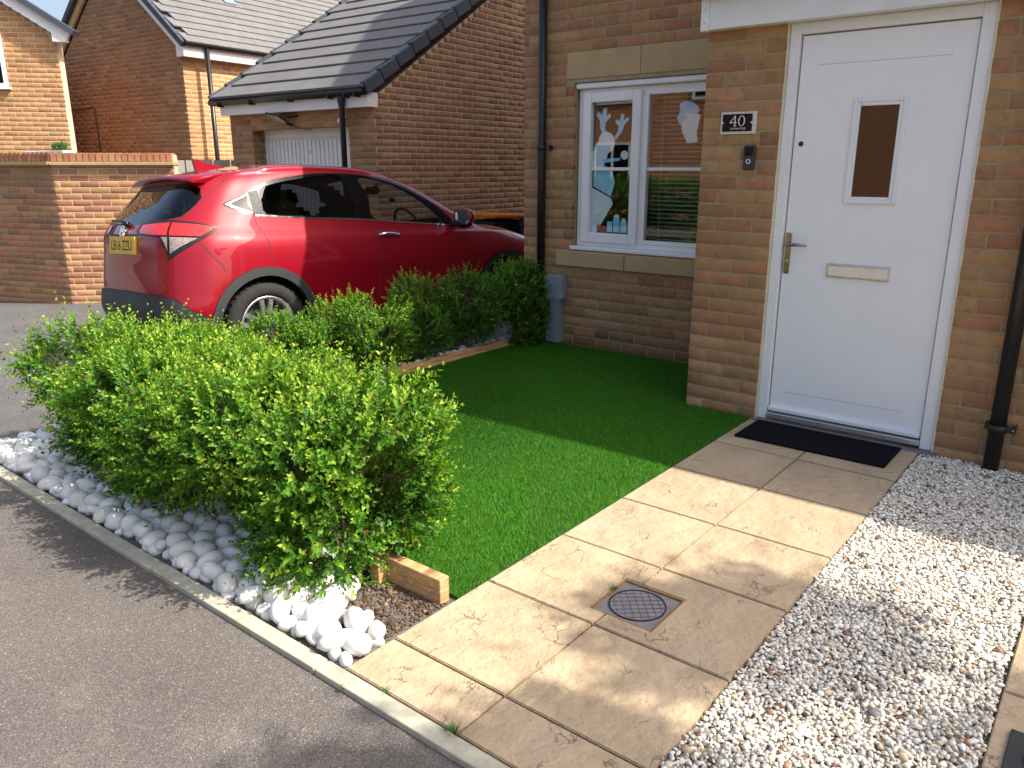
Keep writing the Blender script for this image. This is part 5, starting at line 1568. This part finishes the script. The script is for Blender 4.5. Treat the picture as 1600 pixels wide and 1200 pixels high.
RED2 = [(1.97, 5.20), (2.71, 5.11), (3.54, 4.95), (2.98, 4.36), (1.99, 4.45)]
WHT1 = [(1.66, 4.34), (1.91, 4.33), (1.93, 3.55)]
WHT2 = [(1.99, 4.32), (2.90, 4.24), (2.4, 3.8), (2.02, 3.42)]
RWN = [(0.0, 5.12), (0.0, 6.72), (.84, 6.70), (1.6, 6.64), (2.24, 6.46), (2.52, 6.05), (2.42, 5.72), (2.2, 5.42), (1.4, 5.28), (.85, 5.18)]
BMP = [(0, 0), (0, 2.06), (.99, 2.03), (1.6, 1.97), (2.11, 1.87), (2.45, 1.55), (2.75, 1.25), (3.2, 1.05), (3.2, 0)]
WSC = [(9.55, 5.10), (9.35, 5.9), (9.35, 6.5), (9.6, 7.15), (10.6, 7.25), (11.8, 7.25), (13, 7.25), (13, 5.10), (11.6, 5.10), (10.4, 5.10)]
HOOD = [(10.0, 4.9), (10.35, 4.0), (10.9, 3.25), (11.6, 3.12), (13, 3.12), (13, 4.95), (11.5, 4.95)]
HLT = [(10.15, 3.62), (10.55, 3.78), (11.2, 3.2), (11.6, 2.95), (11.3, 2.7), (10.6, 3.0)]
GRL = [(11.5, 2.85), (13, 2.95), (13, 1.9), (11.8, 1.9)]
RDO = [(4.88, 5.36), (5.03, 4.58), (5.07, 3.03), (5.40, 2.6), (5.66, 1.9), (5.80, 1.0), (5.82, .62), (6.72, .62), (6.715, 1.71), (6.705, 2.95), (6.725, 3.93), (6.765, 5.28), (6.2, 5.3), (5.4, 5.36)]
FDO = [(6.775, 5.28), (6.735, 3.93), (6.715, 2.95), (6.725, 1.71), (6.73, .62), (8.30, .62), (8.40, 1.6), (8.43, 2.63), (8.47, 3.72), (8.60, 4.82), (8.45, 5.05), (7.4, 5.2)]
GAT = [(0, 2.07), (0, 7.55), (1.2, 7.55), (2.2, 7.4), (2.78, 7.12), (2.96, 6.91), (2.87, 6.59), (2.61, 6.06), (2.35, 5.60), (2.05, 5.24), (1.96, 4.6), (1.95, 3.25), (1.87, 2.51), (1.82, 1.98), (.99, 2.05)]
ra, fa = -0.035, 2.585
REG = [  # name, polygon, material, offset, priority order = list order
 ('hole_r', arch_poly(ra, .385), None, 0), ('hole_f', arch_poly(fa, .375), None, 0),
 ('arch_cladding', arch_poly(ra, .452), 'dark_plastic', .012), ('arch_cladding', arch_poly(fa, .435), 'dark_plastic', .012),
 ('rear_side_glass', smooth_poly(RGL, 3), 'privacy_glass', -.004), ('front_side_glass', smooth_poly(FGL, 3), 'car_glass', -.004),
 ('quarter_glass', dens(QGL), 'privacy_glass', -.003), ('chrome_trim', dens(CHB, 3), 'chrome', .004),
 ('handle_panel', dens(HPN), 'pillar_film', .001), ('quarter_trim', dens(QCH), 'handle_steel', .003),
 ('window_surround', smooth_poly(DLO, 3), 'surround_black', 0.0),
 ('rear_lamp_gate', dens(RED1), 'lamp_red', .010), ('rear_lamp', dens(RED2), 'lamp_red', .010), ('reverse_lens', dens(WHT1), 'lamp_clear', .009), ('reverse_lens', dens(WHT2), 'lamp_clear', .009),
 ('lamp_housing', dens(LMP), 'black_plastic', .004),
 ('rear_window', dens(RWN), 'privacy_glass', -.003), ('windscreen', dens(WSC), 'car_glass', -.003),
 ('headlamp', smooth_poly(HLT, 3), 'lamp_clear', .004), ('grille', dens(GRL), 'black_plastic', -.002),
 ('rear_bumper', dens(BMP, 6), 'dark_plastic', .016), ('sill_cladding', dens([(3.2, 0), (3.2, .6), (10.6, .6), (13, 1.15), (13, 0)], 20), 'dark_plastic', .010),
 ('rear_door', dens(RDO), 'red_paint', 0), ('front_door', dens(FDO), 'red_paint', 0), ('tailgate', dens(GAT), 'red_paint', 0), ('bonnet', dens(HOOD), 'red_paint', 0)]
car = tag(empty('parked_car', (-6.0344, 3.6145, -0.1901)), 'glossy red compact car parked on the drive with yellow rear plate', 'car')
_hd, _rl, _pt = 0.1068, -0.0549, -0.01423
_f3 = Vector((math.sin(_hd), math.cos(_hd), 0)); _l3 = Vector((-math.cos(_hd), math.sin(_hd), 0))
_B = Matrix(((_f3.x, _l3.x, 0, 0), (_f3.y, _l3.y, 0, 0), (0, 0, 1, 0), (0, 0, 0, 1)))
_Rr = Matrix(((1, 0, 0, 0), (0, math.cos(_rl), -math.sin(_rl), 0), (0, math.sin(_rl), math.cos(_rl), 0), (0, 0, 0, 1)))
_Rp = Matrix(((math.cos(_pt), 0, -math.sin(_pt), 0), (0, 1, 0, 0), (math.sin(_pt), 0, math.cos(_pt), 0), (0, 0, 0, 1)))
car.matrix_world = Matrix.Translation((-6.0344, 3.6145, -0.1901)) @ _B @ _Rp @ _Rr

def car_body():
    vs_, es_, fs_ = [], [], []
    for u in np.linspace(0, 13, 144):
        for v in np.linspace(0, 9, 100):
            vs_.append((u + (0 if u in (0, 13) else 1e-4 * math.sin(97 * u + 31 * v)), v))
    nb = len(vs_)
    bord = [0, 99, 144 * 100 - 1, 143 * 100]
    for nm, poly, mt, of in REG:
        s = len(vs_)
        ar = sum(p[0] * q[1] - q[0] * p[1] for p, q in zip(poly, poly[1:] + poly[:1]))
        for p in (poly if ar > 0 else poly[::-1]): vs_.append((min(13, max(0, p[0])), min(9, max(0, p[1]))))
        fs_.append(list(range(s, s + len(poly))))
    r_ = delaunay_2d_cdt([Vector((a, b)) for a, b in vs_], es_, fs_, 0, 2e-4, True)
    ov = np.array([v[:] for v in r_[0]]); of_ = r_[2]; orig = r_[5]
    P = carP(ov[:, 0], ov[:, 1]); Nn = carN(ov[:, 0], ov[:, 1])
    groups = {i: [] for i in range(-1, len(REG))}
    for f, og in zip(of_, orig):
        best = min(og) if len(og) else -1
        groups[best].append(f)
    lining = []
    body = None
    def make(name, tris, mt, off, sgn, parent):
        used = sorted({i for t in tris for i in t}); mp = {k: j for j, k in enumerate(used)}
        X = P[used] + Nn[used] * off; N2 = Nn[used].copy()
        X[:, 1] *= sgn; N2[:, 1] *= sgn
        T = np.array([[mp[i] for i in t] for t in tris])
        # orient faces along the normals
        fn_ = np.cross(X[T[:, 1]] - X[T[:, 0]], X[T[:, 2]] - X[T[:, 0]])
        flip = (fn_ * N2[T].mean(1)).sum(-1) < 0
        T[flip] = T[flip][:, ::-1]
        me = mesh_np(name, X, T, M[mt], True)
        me.normals_split_custom_set_from_vertices([tuple(n) for n in N2])
        return link(bpy.data.objects.new(name, me), parent)
    for sgn in (-1, 1):
        for i, tris in groups.items():
            if not tris: continue
            if i == -1: make('body_panel', tris, 'red_paint', 0, sgn, car); lining += tris if sgn < 0 else []; continue
            nm, poly, mt, off = REG[i]
            if mt is None: continue
            if nm == 'sill_cladding':
                cx = np.array([ov[list(t), 0].mean() for t in tris])
                for lo_, hi_ in ((0, 5.2), (5.2, 9.2), (9.2, 14)):
                    sub = [t for t, c in zip(tris, cx) if lo_ <= c < hi_]
                    if sub: make(nm, sub, mt, off, sgn, car)
            else:
                make(nm, tris, mt, off, sgn, car)
            if 'glass' not in nm and nm not in ('rear_window', 'windscreen') and sgn < 0: lining += tris
    for sgn in (-1, 1):
        make('interior_lining', lining, 'interior_dark', -.022, sgn, car)
    # shut lines
    def strip(name, pts, w=.0028):
        P2 = []
        for a, b in zip(pts, pts[1:]):
            for t in np.arange(10) / 10: P2.append((a[0] + (b[0] - a[0]) * t, a[1] + (b[1] - a[1]) * t))
        P2.append(pts[-1]); P2 = np.array(P2)
        X = carP(P2[:, 0], P2[:, 1]); n = carN(P2[:, 0], P2[:, 1]); X = X + n * .0012
        d = np.gradient(X, axis=0); s = np.cross(d, n); s /= np.linalg.norm(s, axis=1, keepdims=True) + 1e-9
        for sg in (-1, 1):
            V = np.concatenate([X - s * w, X + s * w]); V = V.copy(); V[:, 1] *= sg
            k = len(X); F = np.array([(i, i + 1, k + i + 1, k + i) for i in range(k - 1)])
            link(bpy.data.objects.new(name, mesh_np(name, V, F, M['interior_dark'])), car)
    strip('panel_gap', [(4.88, 5.30), (5.03, 4.58), (5.06, 3.8), (5.07, 3.05)])
    strip('panel_gap', [(6.77, 5.18), (6.73, 3.93), (6.71, 2.95), (6.72, 1.71), (6.725, .65)])
    strip('panel_gap', [(8.45, 4.98), (8.60, 4.82), (8.47, 3.72), (8.43, 2.63), (8.40, 1.7)])
    strip('panel_gap', [(1.95, 3.22), (1.87, 2.51), (1.82, 2.0)])
    strip('panel_gap', [(2.78, 7.12), (2.96, 6.91), (2.87, 6.59), (2.61, 6.06), (2.35, 5.60), (2.05, 5.26)])
    strip('panel_gap', [(2.95, 3.93), (3.40, 3.45), (3.90, 2.96), (3.95, 2.75)])
    strip('panel_gap', [(0.0, 4.52), (.68, 4.56)], .006)
car_body()
def cbox(name, x0, x1, y0, y1, z0, z1, mat, parent=car, bev=0.0):
    b = MB(); b.box(x0, x1, y0, y1, z0, z1, bev); return b.build(name, M[mat], parent)
# spoiler over the rear window
def spoiler():
    bm = bmesh.new()
    n = 13
    top, mid, bot, back = [], [], [], []
    for i in range(n):
        y = -.60 + 1.20 * i / (n - 1); k = 1 - (abs(y) / .60) ** 2.4
        top.append(bm.verts.new((-.02, y * .92, 1.512 + .020 * k))); mid.append(bm.verts.new((-.40 - .055 * k, y, 1.440 + .045 * k)))
        back.append(bm.verts.new((-.405 - .055 * k, y, 1.420 + .045 * k))); bot.append(bm.verts.new((-.24, y * .93, 1.418 + .042 * k)))
    for a, b in ((top, mid), (mid, back), (back, bot), (bot, top)):
        for i in range(n - 1):
            f = bm.faces.new((a[i], a[i + 1], b[i + 1], b[i])); f.smooth = True
    bm.faces.new([top[0], mid[0], back[0], bot[0]]); bm.faces.new([top[-1], mid[-1], back[-1], bot[-1]])
    bmesh.ops.recalc_face_normals(bm, faces=bm.faces)
    me = bpy.data.meshes.new('spoiler'); bm.to_mesh(me); bm.free(); me.materials.append(M['red_paint'])
    return link(bpy.data.objects.new('spoiler', me), car)
sp = spoiler()
b = MB(); b.prism([(-.10, 1.54), (.16, 1.565), (.10, 1.578), (-.04, 1.605), (-.085, 1.632), (-.115, 1.628)], 'y', -.022, .022); b.build('antenna_fin', M['red_paint'], car)
# number plate, emblem, wiper
pl_ = empty('number_plate'); pl_.parent = car; pl_.location = (-.741, 0, .974); pl_.rotation_euler = (0, R(7), 0)
b = MB(); b.box(-.012, .02, -.262, .262, -.066, .066, .002); b.build('plate_sheet', M['plate_yellow'], pl_)
t = text_mesh('LB16 ZZU', .108, M['sign_black'], 'plate_text', pl_, (-.0128, 0.0, -.037), rot=(R(90), 0, R(-90)), sx=0.93)
em = empty('emblem'); em.parent = car; em.location = (-.722, 0, 1.080); em.rotation_euler = (0, R(20), 0)
for yy in (-.026, .026):
    b = MB(); b.prism([(yy - .007, -.034), (yy + .007, -.034), (yy + .009 + abs(yy) * .12, .034), (yy - .005, .034)], 'x', -.012, .0); b.build('emblem_bar', M['chrome'], em)
b = MB(); b.prism([(-.022, -.006), (.022, -.006), (.022, .006), (-.022, .006)], 'x', -.011, 0); b.build('emblem_bar', M['chrome'], em)
b = MB()
for k in range(24):
    a0, a1 = 2 * math.pi * k / 24, 2 * math.pi * (k + 1) / 24
    b.prism([(.052 * math.cos(a0), .043 * math.sin(a0)), (.052 * math.cos(a1), .043 * math.sin(a1)), (.046 * math.cos(a1), .037 * math.sin(a1)), (.046 * math.cos(a0), .037 * math.sin(a0))], 'x', -.010, 0)
b.build('emblem_ring', M['chrome'], em)
b = MB(); b.tube([(-.690, -.02, 1.125), (-.700, -.05, 1.135), (-.688, .12, 1.158), (-.680, .34, 1.165)], [.022, .02, .010, .006], 8); b.build('rear_wiper', M['black_plastic'], car)
# door handles and mirrors
for s_ in (-1, 1):
    b = MB(); b.tube([(1.060, s_ * .846, .978), (1.10, s_ * .868, .985), (1.18, s_ * .872, .982), (1.26, s_ * .866, .972), (1.300, s_ * .848, .963)], [.008, .015, .016, .014, .007], 10); b.build('door_handle', M['chrome'], car)
    mr = empty('wing_mirror'); mr.parent = car; mr.location = (1.96, s_ * .94, 1.10)
    b = MB(); bmesh.ops.create_uvsphere(b.bm, u_segments=20, v_segments=12, radius=1.0)
    bmesh.ops.transform(b.bm, matrix=Matrix.Diagonal((.085, .115, .085, 1)), verts=b.bm.verts)
    for v in b.bm.verts:
        if v.co.x < -.03: v.co.x = -.03
        v.co.x += .02
    b.build('shell', M['red_paint'], mr, True)
    b = MB(); b.obox(Matrix.Translation((-.012, 0, 0)), .006, .19, .135, .02); b.build('glass', M['chrome'], mr)
    b = MB(); bmesh.ops.create_uvsphere(b.bm, u_segments=16, v_segments=10, radius=1.0)
    bmesh.ops.transform(b.bm, matrix=Matrix.Translation((.015, -s_ * .02, -.055)) @ Matrix.Diagonal((.075, .11, .045, 1)), verts=b.bm.verts); b.build('base', M['black_plastic'], mr, True)
    b = MB(); b.tube([(.0, -s_ * .02, -.05), (-.02, -s_ * .16, -.06)], .030, 8); b.build('arm', M['black_plastic'], mr)
# wheels
def wheel(x, s_):
    w = empty('wheel'); w.parent = car; w.location = (x, s_ * .775, .334)
    o = s_
    b = MB(); b.lathe([(.220, .02 * o), (.228, .085 * o), (.262, .100 * o), (.305, .097 * o), (.326, .080 * o), (.334, .05 * o), (.334, -.06 * o), (.32, -.09 * o), (.25, -.10 * o)], 48, 'y'); ty = b.build('tyre', M['tyre'], w)
    for k in range(40):
        a = 2 * math.pi * k / 40
        b = MB() if k == 0 else b
        b.obox(Matrix.Rotation(a, 4, 'Y') @ Matrix.Translation((.3335, .052 * o, 0)), .006, .05, .020)
    b.build('tread', M['tyre'], ty)
    b = MB(); b.lathe([(.226, .086 * o), (.218, .090 * o), (.208, .080 * o), (.200, .02 * o), (.196, -.08 * o)], 48, 'y'); rm = b.build('rim', M['alloy'], w)
    b = MB(); b.lathe([(.0, .015 * o), (.198, .015 * o)], 40, 'y', False); b.build('brake_disc', M['alloy_dark'], rm)
    for k in range(5):
        a = 2 * math.pi * k / 5 + R(90)
        for d in (-1, 1):
            b = MB()
            A = Matrix.Rotation(-a, 4, 'Y')
            q0, q1 = [(.045, d * .030), (.045, d * .006), (.215, d * .022), (.213, d * .060)], None
            vv = [b.bm.verts.new(A @ Vector((p[0], (.072 if p[0] < .1 else .078) * o, p[1]))) for p in q0]
            v2 = [b.bm.verts.new(A @ Vector((p[0], .045 * o, p[1]))) for p in q0]
            b.bm.faces.new(vv); b.bm.faces.new(v2[::-1])
            for i in range(4): b.bm.faces.new((vv[i], v2[i], v2[(i + 1) % 4], vv[(i + 1) % 4]))
            b.build('spoke', M['alloy'], rm)
    b = MB(); b.lathe([(.0, .082 * o), (.04, .080 * o), (.055, .070 * o), (.055, .03 * o)], 24, 'y'); b.build('hub', M['alloy'], rm)
for x in (ra, fa):
    for s_ in (-1, 1): wheel(x, s_)
# wheel wells, floor, cabin
for x in (ra, fa):
    for s_ in (-1, 1):
        b = MB()
        prof = [(x + .44 * math.cos(a), .334 + .44 * math.sin(a)) for a in np.linspace(R(-15), R(195), 20)]
        out_ = [b.bm.verts.new((p[0], s_ * .84, p[1])) for p in prof]; in_ = [b.bm.verts.new((p[0], s_ * .50, p[1])) for p in prof]
        for i in range(19): b.bm.faces.new((out_[i], out_[i + 1], in_[i + 1], in_[i]))
        b.bm.faces.new(in_)
        b.build('wheel_well', M['interior_dark'], car)
cbox('floor_pan', -.62, 3.30, -.49, .49, .20, .42, 'interior_dark')
cbox('floor_pan', .50, 2.08, -.80, .80, .215, .42, 'interior_dark')
pmat('seat_cloth', (0.022, 0.022, 0.024, 1), 0.95, var=0.2)
for (x, y) in ((1.18, -.36), (1.18, .36), (.28, -.36), (.28, .36)):
    st = empty('seat'); st.parent = car; st.location = (x, y, 0)
    b = MB(); b.box(-.05, .46, -.25, .25, .50, .68, .05); b.build('cushion', M['seat_cloth'], st)
    b = MB(); b.obox(Matrix.Translation((-.16, 0, .93)) @ Matrix.Rotation(R(-16), 4, 'Y'), .15, .48, .62, .05); b.build('backrest', M['seat_cloth'], st)
    b = MB(); b.obox(Matrix.Translation((-.26, 0, 1.315)) @ Matrix.Rotation(R(-12), 4, 'Y'), .10, .26, .17, .04); b.build('headrest', M['seat_cloth'], st)
cbox('dashboard', 1.88, 2.34, -.74, .74, .72, 1.03, 'seat_cloth', bev=.06)
sw = empty('steering_wheel'); sw.parent = car; sw.location = (1.76, -.36, 1.035); sw.rotation_euler = (0, R(-24), 0)
b = MB(); b.tube([(0, .175 * math.cos(t), .175 * math.sin(t)) for t in np.linspace(0, 2 * math.pi, 33)], .014, 8, False); b.build('ring', M['seat_cloth'], sw)
b = MB(); b.box(-.01, .03, -.05, .05, -.05, .04, .01); b.obox(Matrix.Identity(4), .02, .33, .03); b.build('boss', M['seat_cloth'], sw)
b = MB(); b.obox(Matrix.Translation((1.63, 0, 1.375)), .03, .24, .075, .02); b.tube([(1.64, 0, 1.40), (1.70, 0, 1.44)], .012, 6); b.build('rear_view_mirror', M['seat_cloth'], car)
b = MB(); b.obox(Matrix.Translation((1.74, -.16, 1.28)) @ Matrix.Rotation(R(30), 4, 'Y'), .05, .07, .035, .01); b.build('dash_camera', M['seat_cloth'], car)
